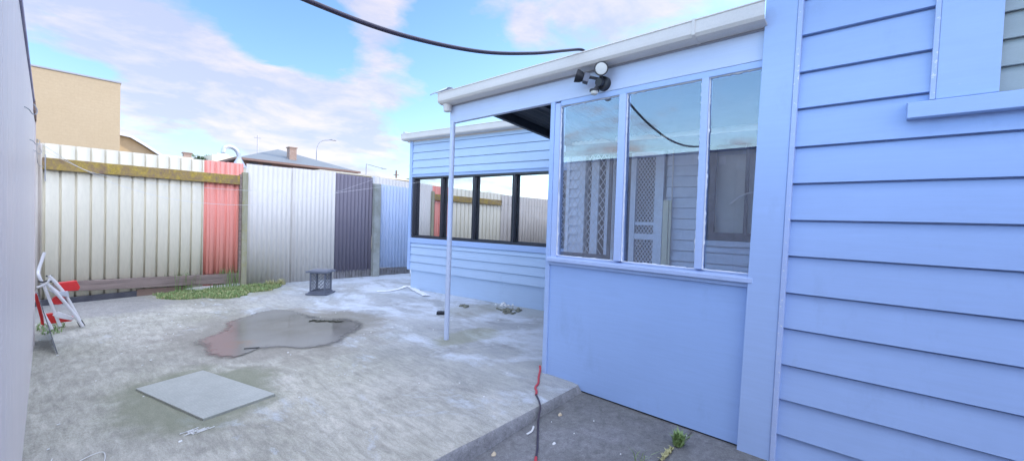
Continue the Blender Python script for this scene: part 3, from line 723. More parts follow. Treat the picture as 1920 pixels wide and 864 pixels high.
# ------------------------------------------------------------------ right-hand house
house = thing('weatherboard_house', 'blue weatherboard house with wide corner board filling the right side', 'house', (4, -3, 0))
zs = [-.04,.16,.36,.555,.759,.957,1.161,1.358,1.559,1.758,1.966,2.163,2.361,2.56,2.76,2.96,3.16,3.34]
TH = lambda p: (XP - p[1] + .004, p[0], p[2])
boards(TH, [(.47, -.19, -.04, 3.34), (-.19, -1.45, -.04, 1.90), (-.19,-1.45,3.10,3.34), (-1.45, -9, -.04, 3.34)], zs, 'paint', 'weatherboards', house, lip=.025, gap=.010)
XC = 2.690
m = MB()   # corner board, a touch out of plumb
def lean(z): return (z + .03) / 2.63
def cb(y0b, y0t, y1b, y1t, x0, x1, z0=-.03, z1=3.34):
    f = lambda yb, yt, z: yb + (yt - yb) * lean(z)
    return [(x0,f(y0b,y0t,z0),z0),(x1,f(y0b,y0t,z0),z0),(x1,f(y1b,y1t,z0),z0),(x0,f(y1b,y1t,z0),z0),(x0,f(y0b,y0t,z1),z1),(x1,f(y0b,y0t,z1),z1),(x1,f(y1b,y1t,z1),z1),(x0,f(y1b,y1t,z1),z1)]
m.hexa(cb(.378, .343, .5425, .497, XC, XP + .06)); m.build('corner_board', 'paint_trim', house, bevel=.0025)
m = MB(); m.hexa(cb(.352, .318, .377, .342, XC - .006, XP + .02)); m.build('corner_bead', 'paint_bead', house, bevel=.003)
# window in the right-hand wall
wn = MB(); XA = XP - .026
wn.hexa([(XA,-.392,1.925),(XP+.03,-.392,1.925),(XP+.03,-.20,1.925),(XA,-.20,1.925),(XA,-.40,3.1),(XP+.03,-.40,3.1),(XP+.03,-.212,3.1),(XA,-.212,3.1)])
win = wn.build('window', 'paint_trim', house, bevel=.002)
m = MB(); m.hexa([(XA-.006,-.199,1.925),(XP+.02,-.199,1.925),(XP+.02,-.180,1.925),(XA-.006,-.180,1.925),(XA-.006,-.211,3.1),(XP+.02,-.211,3.1),(XP+.02,-.193,3.1),(XA-.006,-.193,3.1)]); m.build('window_bead', 'paint_bead', win, bevel=.002)
m = MB(); m.box(XA,XP+.03,-1.35,-1.15,1.925,3.1); m.box(XA,XP+.03,-1.35,-.2,3.1,3.25); m.build('architrave', 'paint_trim', win, bevel=.002)
m = MB(); m.hexa([(2.660,-1.40,1.842),(XP+.02,-1.40,1.842),(XP+.02,-.107,1.842),(2.660,-.107,1.842),(2.660,-1.40,1.913),(XP+.02,-1.40,1.935),(XP+.02,-.107,1.935),(2.660,-.107,1.913)]); m.build('window_sill', 'paint_trim', win, bevel=.003)
m = MB()
z = 1.93
while z < 3.1:
    m.hexa([(XP+.030,-1.15,z),(XP+.036,-1.15,z-.002),(XP+.036,-.40,z-.002),(XP+.030,-.40,z),(XP+.006,-1.15,z+.128),(XP+.012,-1.15,z+.126),(XP+.012,-.40,z+.126),(XP+.006,-.40,z+.128)][:4] + [(XP+.052,-1.15,z+.122),(XP+.058,-1.15,z+.120),(XP+.058,-.40,z+.120),(XP+.052,-.40,z+.122)]); z += .118
m.build('louvre_blades', 'louvre', win)
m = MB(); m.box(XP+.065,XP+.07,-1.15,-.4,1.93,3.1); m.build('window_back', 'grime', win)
# body, eaves, roof
m = MB()
m.add([(XP+.06,.50,-.05),(XP+.06,.50,3.3),(9,.50,3.3),(9,.50,-.05)], [(0,1,2,3)])
m.add([(XP+.12,-9,-.05),(9,-9,-.05),(9,-9,3.3),(XP+.12,-9,3.3),(9,.5,-.05),(9,.5,3.3),(5.86,.5,5.15),(5.86,-9,5.15)], [(0,1,2,3),(1,4,5,2)])
m.add([(XP+.06,.5,3.3),(9,.5,3.3),(5.86,.5,5.15),(XP+.06,-9,3.3),(9,-9,3.3),(5.86,-9,5.15)], [(0,1,2),(3,5,4)])
m.build('wall', 'paint', house)
m = MB(); 
for s in (1,-1):
    e = (2.25, 3.05) if s == 1 else (9.47, 3.05)
    m.hexa([(e[0],-9.4,e[1]),(5.86,-9.4,5.2),(5.86,.75,5.2),(e[0],.75,e[1]),(e[0],-9.4,e[1]+.06),(5.86,-9.4,5.27),(5.86,.75,5.27),(e[0],.75,e[1]+.06)])
m.build('roof', 'hip_roof', house)

# ------------------------------------------------------------------ porch
porch = thing('glazed_porch', 'blue lean-to porch with three tall glass panes above a flat panel', 'porch', (XP, 1.3, 0))
m = MB(); m.box(XP, XP+.012, .50, 1.962, .010, .965); m.build('wall_panel', 'paint_panel', porch, bevel=.001)
m = MB(); m.box(XP+.013, XP+.06, .50, 1.95, -.02, .96); m.build('panel_backing', 'black', porch)
m = MB(); m.box(XP-.012, XP+.085, 1.963, 2.004, GZ-.01, 2.275); m.build('corner_post', 'paint_trim', porch, bevel=.003)
m = MB(); m.box(XP-.006, XP+.07, 1.912, 1.962, .966, 2.262); m.build('window_stile', 'paint_worn', porch, bevel=.003)
m = MB(); m.hexa([(XP-.040,.50,.985),(XP+.08,.50,.985),(XP+.08,1.975,.985),(XP-.040,1.975,.985),(XP-.040,.50,1.014),(XP+.08,.50,1.034),(XP+.08,1.975,1.034),(XP-.040,1.975,1.014)]); m.build('window_sill', 'paint_worn', porch, bevel=.003)
m = MB(); m.box(XP-.018,XP+.0,.50,1.962,.958,.984); m.build('sill_batten', 'paint_trim', porch, bevel=.003)
m = MB(); m.box(XP-.003,XP+.06,.5,1.91,2.236,2.276); m.build('window_head', 'paint_trim', porch, bevel=.003)
for (a, b) in ((1.343,1.397),(.792,.834)):
    m = MB(); m.box(XP-.012, XP+.07, a, b, 1.036, 2.235); m.build('mullion', 'paint_worn', porch, bevel=.003)
def ragged(y, z0, z1, w, side, seed):
    """smeared putty along the edge of a pane"""
    m = MB(); n = int((z1 - z0) / .012); vs = []
    for i in range(n + 1):
        z = z0 + (z1 - z0) * i / n
        ww = w * (.55 + 1.1 * abs(noise.noise(Vector((z * 17, seed, 0)))) + .5 * noise.noise(Vector((z * 60, seed, 3))))
        if noise.noise(Vector((z * 6, seed, 11))) < -.42: ww *= .15
        vs += [(XP+.004, y, z), (XP+.013, y + side * max(.001, ww), z), (XP+.016, y, z)]
    m.add(vs, [(i*3+j, i*3+j+1, (i+1)*3+j+1, (i+1)*3+j) for i in range(n) for j in range(2)])
    return m
def ragged_h(z, y0, y1, w, side, seed):
    m = MB(); n = int((y1 - y0) / .012); vs = []
    for i in range(n + 1):
        y = y0 + (y1 - y0) * i / n
        ww = w * (.5 + 1.1 * abs(noise.noise(Vector((y * 15, seed, 0)))) + .5 * noise.noise(Vector((y * 55, seed, 3))))
        vs += [(XP+.004, y, z), (XP+.013, y, z + side * max(.001, ww)), (XP+.016, y, z)]
    m.add(vs, [(i*3+j, i*3+j+1, (i+1)*3+j+1, (i+1)*3+j) for i in range(n) for j in range(2)])
    return m
for k, (a, b) in enumerate(((1.397,1.912),(.834,1.343),(.50,.792))):
    m = MB(); m.hexa([(XP+.050,a-.02,1.03),(XP+.054,a-.02,1.03),(XP+.054,b+.02,1.03),(XP+.050,b+.02,1.03),(XP+.0165,a-.02,2.236),(XP+.0205,a-.02,2.236),(XP+.0205,b+.02,2.236),(XP+.0165,b+.02,2.236)]); gl = m.build('window_pane', 'glass_porch', porch)
    for j, mm in enumerate((ragged(a, 1.036, 2.235, .011, 1, k*7+1), ragged(b, 1.036, 2.235, .009, -1, k*7+2), ragged_h(2.235, a, b, .007, -1, k*7+3), ragged_h(1.034, a, b, .007, 1, k*7+4))):
        if k == 2 and j == 0: continue
        mm.build('putty', 'putty', gl)
m = MB(); m.box(XP, XP+.045, .50, 3.293, 2.279, 2.50); m.build('beam', 'paint_beam', porch, bevel=.003)
m = MB(); m.box(XP-.016, XP+.002, .50, 3.30, 2.445, 2.50); m.build('fascia_strip', 'gutter_lip', porch, bevel=.002)
# gutter: flat face with a rolled bottom
GPF = [(-.004,2.455),(-.085,2.455),(-.110,2.462),(-.124,2.480),(-.126,2.50),(-.126,2.552),(-.132,2.556),(-.130,2.563),(-.118,2.563),(-.118,2.485),(-.104,2.467),(-.004,2.462)]
m = MB(); m.prism(GPF, lambda a,b,t: (XP+a-.004, t, b), .486, 3.325); gt = m.build('gutter', 'gutter', porch)
m = MB(); m.prism([(-.0,2.452),(-.09,2.452),(-.128,2.47),(-.133,2.566),(-.0,2.566)], lambda a,b,t: (XP+a-.004, t, b), 3.3255, 3.333); m.build('end_cap', 'gutter', gt, bevel=.002)
m = MB(); m.prism([(-.0,2.452),(-.09,2.452),(-.128,2.47),(-.1325,2.565),(-.0,2.565)], lambda a,b,t: (XP+a-.0045, t, b), .85, .87); m.build('gutter_joint', 'gutter', gt, bevel=.002)
m = MB(); m.tube([(XP-.055,3.27,2.455),(XP-.055,3.27,2.385)], [.045,.035], 14); m.build('downpipe_outlet', 'gutter', gt, smooth=True)
m = MB(); pts = [(a*.0 + XP - .05 + .13*math.cos(t), 3.30 + .0, 2.545 + .05*math.sin(t)) for a, t in [(0, R(q)) for q in range(180, -1, -20)]]
vs = []
for i in range(10):
    t = math.pi * (1 - i / 9); x = XP - .06 + .075 * math.cos(t); z = 2.565 + .035 * math.sin(t)
    vs += [(x, 3.20, z + .01), (x, 3.46 - .02 * math.sin(t), z - .005)]
m.add(vs, [(2*i, 2*i+1, 2*i+3, 2*i+2) for i in range(9)]); o = m.build('roof_flashing_end', 'galv', porch, smooth=True, recalc=False)
o.modifiers.new('s', 'SOLIDIFY').thickness = .003
# roof sheets, corrugated, dark underside, falling gently to the back
tm = bpy.data.materials.new('added_clear_roofing'); tm.use_nodes = True; tn = tm.node_tree; tn.nodes.clear()  # translucent strip added out of view to light the porch interior
t1 = N(tn, 'ShaderNodeBsdfTranslucent'); t1.inputs[0].default_value = (.92,.94,.96,1); t2 = N(tn, 'ShaderNodeBsdfDiffuse'); t2.inputs[0].default_value = (.35,.4,.5,1)
t3 = N(tn, 'ShaderNodeMixShader'); t3.inputs[0].default_value = .05; tn.links.new(t1.outputs[0], t3.inputs[1]); tn.links.new(t2.outputs[0], t3.inputs[2])
t4 = N(tn, 'ShaderNodeOutputMaterial'); tn.links.new(t3.outputs[0], t4.inputs[0])
m = MB(); n = 90; vs = []
for i in range(n + 1):
    y = .50 + 1.36 * i / n; c = .009 * math.cos(2 * math.pi * y / .076)
    vs += [(XP + .06, y, 2.521 + c), (3.44, y, 2.468 + c)]
m.add(vs, [(2*i, 2*i+2, 2*i+3, 2*i+1) for i in range(n)]); o = m.build('added_clear_roof', tm, porch, smooth=True, recalc=False)
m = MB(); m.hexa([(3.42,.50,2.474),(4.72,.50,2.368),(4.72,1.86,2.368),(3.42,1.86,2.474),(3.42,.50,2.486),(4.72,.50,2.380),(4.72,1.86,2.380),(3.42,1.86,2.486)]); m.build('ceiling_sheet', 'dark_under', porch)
m = MB(); n = 80; vs = []
for i in range(n + 1):
    y = 1.80 + 1.30 * i / n; c = .009 * math.cos(2 * math.pi * y / .076)
    vs += [(XP - .03, y, 2.535 + c), (4.72, y, 2.395 + c)]
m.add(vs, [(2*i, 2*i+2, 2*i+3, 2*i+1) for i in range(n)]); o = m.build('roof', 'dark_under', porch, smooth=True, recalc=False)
m = MB()
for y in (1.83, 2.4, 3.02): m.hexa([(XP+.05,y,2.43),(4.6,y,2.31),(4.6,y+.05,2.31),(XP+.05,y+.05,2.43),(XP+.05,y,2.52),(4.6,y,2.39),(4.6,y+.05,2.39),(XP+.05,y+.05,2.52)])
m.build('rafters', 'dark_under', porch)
m = MB(); m.tube([(2.735,3.258,GZ-.004),(2.737,3.256,2.3)], .026, 16); m.build('pole', 'paint_beam', porch, smooth=True)
for k in range(18):
    y = .62 + k * .152; m = MB(); m.tube([(XP-.005,y,2.545),(XP-.005,y,2.567)], .007, 8); m.build('roof_screw', 'galv', porch)

# floodlight
fd = thing('flood_light', 'black twin floodlight with sensor fixed to the porch beam', 'floodlight', (XP, 1.53, 2.33))
FX = XP - .03
m = MB(); m.tube([(XP,1.525,2.335),(FX-.012,1.525,2.335),(FX-.022,1.525,2.335)], [.052,.05,.03], 20); m.tube([(FX-.01,1.525,2.335),(FX-.055,1.53,2.33)], [.034,.03], 14); m.build('base', 'black', fd, smooth=True)
m = MB(); m.tube([(FX-.04,1.535,2.355),(FX-.065,1.585,2.372),(FX-.075,1.625,2.378)], .012, 8); m.tube([(FX-.035,1.52,2.35),(FX-.06,1.505,2.385)], .013, 8); m.tube([(FX-.04,1.535,2.32),(FX-.05,1.555,2.285)], .014, 8); m.build('arms', 'black', fd, smooth=True)
d1 = Vector((-.78,-.52,-.18)).normalized(); c1 = Vector((FX-.075, 1.500, 2.412))
m = MB(); m.tube([c1 - d1*.055, c1 - d1*.02, c1 + d1*.012], [.018,.042,.050], 24); hd = m.build('lamp_head', 'black', fd, smooth=True)
m = MB(); m.tube([c1 + d1*.0125, c1 + d1*.020, c1 + d1*.022], [.042,.040,.02], 24); m.build('lens', 'lens', hd, smooth=True)
d2 = Vector((-.55,.75,.28)).normalized(); c2 = Vector((FX-.095, 1.665, 2.385))
m = MB(); m.tube([c2 - d2*.045, c2 - d2*.01, c2 + d2*.03], [.018,.040,.050], 24); hd2 = m.build('lamp_head', 'black', fd, smooth=True)
m = MB()
u2 = d2.cross(Vector((0,0,1))).normalized(); w2_ = d2.cross(u2)
for k in range(-3, 4): m.bar(c2 - d2*.05 + u2*k*.011 - w2_*.03, c2 - d2*.05 + u2*k*.011 + w2_*.03, .003, .04, d2)
m.build('cooling_fins', 'crate', hd2)
m = MB(); m.tube([(FX-.055,1.56,2.282),(FX-.055,1.56,2.268)], [.034,.036], 18); sn = m.build('sensor', 'black', fd, smooth=True)
m = MB(); m.tube([(FX-.055,1.56,2.2675),(FX-.055,1.56,2.25),(FX-.055,1.56,2.242)], [.028,.025,.014], 18); m.build('sensor_lens', 'lens', sn, smooth=True)

# overhead cable from the porch roof over the shed
m = MB(); m.tube(spline([(2.79,1.70,2.56),(2.735,1.70,2.605),(2.66,1.70,2.612),(2.45,1.70,2.535),(2.07,1.695,2.39),(1.60,1.69,2.245),(1.09,1.68,2.150),(.68,1.67,2.125),(.30,1.66,2.14),(.0,1.655,2.175),(-.12,1.65,2.18),(-.30,1.64,2.15)], 10), .0105, 10)
tag(m.build('overhead_cable', 'cable', smooth=True), 'thick dark cable sagging across the sky to the porch gutter', 'cable')

# ------------------------------------------------------------------ annex (rear wing)
A0 = Vector((4.255,6.082,0)); B0 = Vector((4.606,3.396,0)); dA = (B0 - A0).normalized(); nA = Vector((-abs(dA.y), -dA.x, 0)).normalized()
if nA.x > 0: nA = -nA
TA = lambda p: A0 + dA * p[0] + nA * p[1] + Vector((0, 0, p[2]))
annex = thing('annex', 'blue weatherboard rear wing with a band of black framed sliding windows', 'house wing', TA((2.5, -1, 0)))
WU1 = 2.93
za = [.385,.527,.662,.796,.93]; zb = [2.051,2.17,2.306,2.438,2.575,2.70]
boards(TA, [(-.02, WU1+.08, .385, .862)], za, 'paint_annex', 'weatherboards', annex, lip=.016)
boards(TA, [(-.02, WU1+.08, 2.055, 2.66)], zb, 'paint_annex', 'weatherboards', annex, lip=.016)
m = MB(TA); m.box(-.02, 5.9, -.04, -.012, -.02, .384); m.build('plinth_wall', 'paint_annex', annex, bevel=.002)
m = MB(TA); m.box(-.085, -.021, -.09, .026, .384, 2.64); m.build('corner_board', 'paint_trim', annex, bevel=.003)
m = MB(TA); m.box(-.02, WU1+.08, -.02, .022, .862, .950); m.build('window_sill', 'paint_trim', annex, bevel=.003)
m = MB(TA); m.box(-.02, WU1+.08, -.02, .020, 2.012, 2.054); m.box(-.02, WU1+.08, -.02, .034, 2.054, 2.066); m.build('window_head', 'paint_trim', annex, bevel=.002)
wd = MB(TA)
wd.box(0.0, WU1, -.05, .012, .951, .985); wd.box(0.0, WU1, -.05, .012, 1.985, 2.011); wd.box(0.0, .035, -.05, .012, .985, 1.985); wd.box(WU1-.035, WU1, -.05, .012, .985, 1.985)
wnd = wd.build('window', 'alu', annex, bevel=.002)
mul = [.035, .695, 1.383, 2.141, WU1-.035]
for k in range(3):
    m = MB(TA); u = mul[k+1]; m.box(u-.011, u+.011, -.045, .008, .985, 1.985); m.build('window_mullion', 'alu', wnd, bevel=.002)
for k in range(4):
    a, b = mul[k] + (.022 if k else .0), mul[k+1] - (.022 if k < 3 else 0)
    f = .012
    m = MB(TA)
    sl_ = math.tan(R(4.8)); q0, q1 = -.026 - (b-a)/2*sl_, -.026 + (b-a)/2*sl_
    m.bar((b-.005,q1,.985),(b-.005,q1,1.985),.010,.010)
    m.bar((a+.014,q0+.004,.993),(b-.014,q1,.993),.012,.016); m.bar((a+.014,q0+.004,1.977),(b-.014,q1,1.977),.012,.016)
    m.build('sash', 'alu', wnd)
    sl_ = math.tan(R(4.8)); c_ = (a + b) / 2; h = (b - a) / 2 + .004
    m = MB(TA); m.add([(c_-h, -.026 - h*sl_, .99), (c_+h, -.026 + h*sl_, .99), (c_+h, -.026 + h*sl_, 1.98), (c_-h, -.026 - h*sl_, 1.98)], [(0,1,2,3)])
    m.build('window_pane', 'glass_annex', wnd, recalc=False)
m = MB(TA); m.box(.0, WU1, -.75, -.74, .95, 2.1); m.build('room_blind', 'blind', annex)
# porch-side part of the annex wall, seen through the porch glass
for sg_ in ((3.05,3.18,GZ,2.2),(4.30,4.72,GZ,2.2),(4.72,5.9,GZ,1.10)):
    boards(TA, [sg_], [GZ + .122 * k for k in range(19)], 'paint_inner', 'weatherboards', annex, lip=.030, gap=.012)
m = MB(TA); m.box(3.185, 3.27, -.01, .03, GZ, 2.2); m.box(3.0,3.05,-.01,.03,GZ,2.2); m.box(3.36,3.46,-.01,.028,GZ,2.15); m.box(3.55,3.68,-.01,.02,GZ,2.15); m.build('door_lining', 'paint_inner', annex, bevel=.003)
m = MB(TA); m.box(3.27, 3.90, -.12, -.10, GZ, 2.2); m.build('passage_wall', 'grime', annex)  # dark colour stands in for the deep shade of the passage
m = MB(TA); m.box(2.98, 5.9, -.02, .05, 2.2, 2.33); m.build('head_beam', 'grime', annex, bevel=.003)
dr = MB(TA); dr.box(3.88,3.945,-.01,.045,GZ,2.18); dr.box(4.17,4.27,-.01,.045,GZ,2.18); dr.box(3.945,4.17,-.01,.045,2.12,2.18); dr.box(3.945,4.17,-.01,.04,1.13,1.20); dr.box(3.945,4.17,-.01,.035,1.30,1.34); m_ = MB(TA); m_.box(3.945,4.17,-.03,-.02,GZ,2.12); m_.build('door_back', 'grime', annex)  # backing coloured dark as the shade behind the grille
drr = dr.build('screen_door', 'paint_inner', annex, bevel=.002, label='narrow screen door with diamond grille')
def diamonds(u0, u1, z0, z1, step, n, r, o):
    m = MB(TA); W = u1 - u0; H = z1 - z0
    for sg in (1, -1):
        k = -int(W / step) - 1
        while k * step < H + W:
            pts = []
            # z = z0 + k*step + (u-u0) * aspect
            for (u,) in ((u0,), (u1,)):
                pts.append([u, z0 + k*step + ((u-u0) if sg == 1 else (u1-u)) * 1.5])
            (ua, zz0), (ub, zz1) = pts
            if not (max(zz0, zz1) < z0 or min(zz0, zz1) > z1):
                def cl(u, z, uo, zo):
                    for lim in (z0, z1):
                        if (lim == z0 and z < lim) or (lim == z1 and z > lim):
                            t = (lim - z) / (zo - z); return u + (uo-u)*t, lim
                    return u, z
                a = cl(ua, zz0, ub, zz1); b = cl(ub, zz1, ua, zz0)
                if abs(a[0]-b[0]) > .004: m.tube([(a[0], o + (.003 if sg == 1 else 0), a[1]), (b[0], o + (.003 if sg == 1 else 0), b[1])], r, 4, False)
            k += 1
    return m
diamonds(3.945, 4.17, GZ+.02, 2.12, .062, 0, .0055, .012).build('door_grille', 'mesh', drr)
m = MB(TA); m.tube([(3.985,.045,1.075),(3.985,.075,1.07),(4.05,.08,1.06)], .01, 6); m.build('door_handle', 'white_pl', drr, smooth=True)
diamonds(3.62, 3.80, 1.0, 2.10, .05, 0, .005, .05).build('lattice_strip', 'mesh', annex)
# window on that wall
m = MB(TA); m.box(4.72,4.82,-.02,.04,1.16,2.2); m.box(4.82,5.9,-.02,.04,1.16,1.25); m.box(5.10,5.135,-.02,.03,1.25,2.2); wi = m.build('window', 'grime', annex, bevel=.002, label='grimy dark framed window behind the porch glass')
m = MB(TA); m.box(4.82,5.9,-.045,-.04,1.25,2.1); m.build('window_pane', 'blind', wi)
m = MB(TA); m.box(4.835,4.90,-.039,-.036,2.0,2.09); m.build('window_sticker', 'white_pl', wi)
m = MB(TA); m.box(4.72,5.9,-.02,.05,1.10,1.158); m.build('window_sill', 'paint_inner', wi, bevel=.002)
m = MB(TA); m.tube(spline([(4.97,.05,1.56),(5.05,.06,1.63),(5.13,.06,1.67),(5.25,.06,1.69)], 6), .008, 6); m.build('window_stay', 'white_pl', wi, smooth=True)
m = MB(TA); m.tube([(4.365,.03,2.2),(4.37,.03,.1)], .009, 8); m.build('conduit', 'white_pl', annex, smooth=True)
# gutter and roof of the annex
GA = [(.0,2.648),(.09,2.648),(.115,2.655),(.125,2.67),(.128,2.745),(.134,2.75),(.130,2.758),(.118,2.758),(.115,2.68),(.0,2.66)]
m = MB(TA); m.prism(GA, lambda a,b,t: (t, a+.018, b), -.17, 3.2); ga = m.build('gutter', 'gutter', annex)
m = MB(TA); m.prism([(0,2.645),(.1,2.645),(.13,2.665),(.137,2.761),(0,2.761)], lambda a,b,t: (t, a+.018, b), -.178, -.171); m.build('end_cap', 'gutter', ga)
m = MB(TA); m.box(-.16, 3.2, -.09, .017, 2.63, 2.66); m.build('soffit', 'gutter', annex, bevel=.002)
m = MB(TA); m.hexa([(-.2,.10,2.752),(5.9,.10,2.752),(5.9,-3.5,3.05),(-.2,-3.5,3.05),(-.2,.10,2.772),(5.9,.10,2.772),(5.9,-3.5,3.07),(-.2,-3.5,3.07)]); m.build('roof', 'roof_steel', annex)
m = MB(TA); m.tube([(-.17,.10,2.778),(-.17,-.30,2.81)], [.03,.03], 10); m.build('roof_flashing_end', 'galv', annex, smooth=True)
m = MB(TA)
m.add([(-.02,-.10,0),(-.02,-3.4,0),(-.02,-3.4,2.9),(-.02,-.10,2.66)], [(0,1,2,3)])
m.add([(-.02,-3.4,0),(5.9,-3.4,0),(5.9,-3.4,2.9),(-.02,-3.4,2.9)], [(0,1,2,3)])
m.build('wall', 'paint_annex', annex)
m = MB(TA); m.box(0,3.0,-3.3,-.8,.25,.27); m.build('room_floor', 'brown_board', annex)
# loose things in the porch
m = MB(TA); m.box(4.285, 4.345, .06, .085, GZ, 1.60); m.box(4.350, 4.375, .06, .075, GZ, 1.60)
tag(m.build('cream_board', 'cream_board', bevel=.002), 'tall cream board standing against the wall inside the porch', 'board')
mp = thing('mesh_screen', 'wire diamond mesh panel in a dark frame standing inside the porch', 'mesh panel', TA((3.3, .3, GZ)))
m = MB(TA); m.box(2.92,2.97,.28,.31,GZ,2.2); m.box(3.70,3.74,.28,.31,GZ,2.2); m.box(2.97,3.70,.28,.31,.86,.93); m.box(2.97,3.70,.28,.31,2.14,2.2); m.build('frame', 'grime', mp, bevel=.003)
diamonds(2.97, 3.70, .93, 2.14, .11, 0, .0045, .30).build('mesh', 'mesh', mp)

# ------------------------------------------------------------------ beyond the fence
yb_ = thing('cream_building', 'tall plain cream walled building behind the fence on the left', 'building', (0, 25, 0))
m = MB(); m.box(-7, 1.835, 22, 30, -.1, 6.10); wl = m.build('wall', 'cream', yb_)
m = MB(); m.box(-7.03, 1.865, 21.96, 30.03, 6.10, 6.15); m.build('parapet_cap', 'gutter_lip', yb_)
lwg = thing('cream_workshop', 'low cream workshop with curved grey roof edge right of the tall cream building', 'building', (3, 26, 0))
m = MB(); pf = [(1.9,4.36),(2.30,4.30),(2.75,4.02),(3.213,3.70),(4.6,2.75),(4.6,-.1),(1.9,-.1)]
m.prism(pf, lambda a,b,t: (a,t,b), 24, 30); m.build('wall', 'cream', lwg)
m = MB(); pf2 = [(1.9,4.37),(2.32,4.31),(2.77,4.03),(3.23,3.71),(4.62,2.76)]
m.prism(pf2 + [(a+.06,b+.09) for a,b in reversed(pf2)], lambda a,b,t: (a,t,b), 23.8, 30.1); m.build('roof', 'galv', lwg)
hh = thing('hip_roofed_house', 'house with low grey hipped roof beyond the grey fence sheets', 'house', (12, 33, 0))
m = MB(); m.box(8.3, 15.4, 30.4, 38, -.1, 4.70); m.build('wall', 'brown_wall', hh)
m = MB(); P1=(7.8,30,4.72);P2=(15.95,30,4.72);P3=(15.95,38.4,4.72);P4=(7.8,38.4,4.72);K1=(11.3,33.4,6.05);K2=(12.2,35.2,6.05)
m.add([P1,P2,P3,P4,K1,K2],[(0,1,5,4),(1,2,5),(2,3,4,5),(3,0,4),(0,3,2,1)]); rf = m.build('roof', 'hip_roof', hh)
m = MB(); m.box(7.72,16.03,29.90,29.99,4.60,4.74); m.box(7.72,7.79,30,38.5,4.60,4.74); m.box(7.85,15.9,30.0,30.4,4.58,4.61); m.build('eave_gutter', 'brown_wall', rf)
m = MB(); m.box(11.25,11.72,31.0,31.5,4.8,5.95); m.box(11.20,11.77,30.95,31.55,5.95,6.02); m.build('chimney', 'brick', rf)
m = MB(); m.box(8.6,9.1,30.33,30.38,3.9,4.55); m.box(9.4,9.9,30.33,30.38,3.9,4.55); m.build('window', 'alu', hh)
nb = thing('shade_house', 'long pale house added out of sight beyond the annex to shade the yard', 'house', (16, 4, 0))
m = MB(); m.box(13,20,-6,13,-.1,4.3); m.build('wall', 'cream_pale', nb)  # unseen house added to keep the low sun off the yard
m = MB(); m.prism([(12.6,4.25),(20.4,4.25),(16.5,5.2)], lambda a,b,t: (a,t,b), -6.3, 13.3); m.build('roof', 'hip_roof', nb)
# swan-neck vent duct
dc = thing('vent_duct', 'curved galvanised vent duct rising above the red fence sheet', 'vent duct', (3.68, 14, 0))
m = MB(); m.tube(spline([(3.70,14,1.5),(3.70,14,2.75),(3.69,14,2.95),(3.64,14,3.08),(3.53,14,3.16),(3.42,14,3.165),(3.33,14,3.11),(3.305,14,3.02),(3.30,14,2.97)], 8), .058, 16, False); m.build('pipe', 'galv', dc, smooth=True)
m = MB(); m.tube([(3.70,14,2.60),(3.70,14,2.70),(3.70,14,2.86)], [.20,.15,.065], 16); m.build('flange', 'galv', dc, smooth=True)
m = MB(); m.box(3.2,5.4,14.3,17,-.1,2.62); sb_ = m.build('plant_shed', 'cream_pale'); tag(sb_, 'low pale shed roof just behind the red sheet under the vent duct', 'shed')
# street lamps
def street_lamp(x, h, xe, ze, label, style):
    L = thing('street_lamp', label, 'street lamp', (x, 60, 0), 'street lamps beyond the fence')
    m = MB(); m.tube([(x,60,-.1),(x,60,h)], [.12,.08], 10); m.build('pole', 'gutter_lip', L, smooth=True)
    m = MB()
    if style: m.tube(spline([(x,60,h-.02),(x+.15,60,h+.9),(x+.75,60,h+1.65),(xe-.3,60,ze)], 6), .065, 8)
    else: m.tube([(x,60,h-.05),(xe-.4,60,ze)], .06, 8)
    m.build('arm', 'gutter_lip', L, smooth=True)
    m = MB(); m.box(xe-.5,xe+.3,59.85,60.15,ze-.10,ze+.06); m.build('lamp_head', 'gutter_lip', L, bevel=.03)
street_lamp(25.4, 10.3, 27.9, 12.35, 'street lamp with curved arm rising behind the hipped roof', True)
street_lamp(33.1, 9.55, 36.3, 9.15, 'street lamp with straight sloping arm right of the hipped roof', False)
m = MB(); m.tube([(38.5,60,-.1),(38.5,60,9.1)], .14, 8); m.box(38.0,39.0,59.95,60.05,8.3,8.42)
tag(m.build('power_pole', 'brown_wall'), 'dark power pole stub above the pale blue fence sheet', 'power pole')
m = MB(); m.tube([(10.44,35,4),(10.43,35,7.1)], .03, 6); m.box(10.2,10.66,34.98,35.02,6.9,6.94)
tag(m.build('roof_aerial', 'gutter_lip'), 'thin aerial mast left of the hipped roof peak', 'aerial')
m = MB(); m.box(5.2,7.5,40,46,-.1,5.40); wl2 = m.build('far_parapet_building', 'cream_pale'); tag(wl2, 'pale flat parapet building with small chimney behind the grey sheet', 'building')
m = MB(); m.box(6.95,7.42,40.2,40.7,5.40,5.72); m.box(6.88,7.49,40.15,40.75,5.72,5.80); tag(m.build('chimney', 'brick', wl2), 'x', 'x')
del wl2.children[0]['label'], wl2.children[0]['category']
m = MB(); m.box(8.7,10.6,40,46,-.1,5.85); m.box(9.1,9.9,40.2,41,5.85,6.02); tag(m.build('far_pink_building', 'cream_pale'), 'pale boxy building between the trees and the vent duct', 'building')
# cream roofline beyond the plum and blue sheets
cb_ = thing('long_cream_building', 'long low cream building showing just above the plum and blue sheets', 'building', (10, 18, 0))
m = MB(); m.box(7.0,14.5,16.2,22,-.1,2.98); m.build('wall', 'cream_pale', cb_)
m = MB(); m.box(6.9,14.6,16.0,22.1,2.98,3.04); m.build('roof', 'cream_pale', cb_)
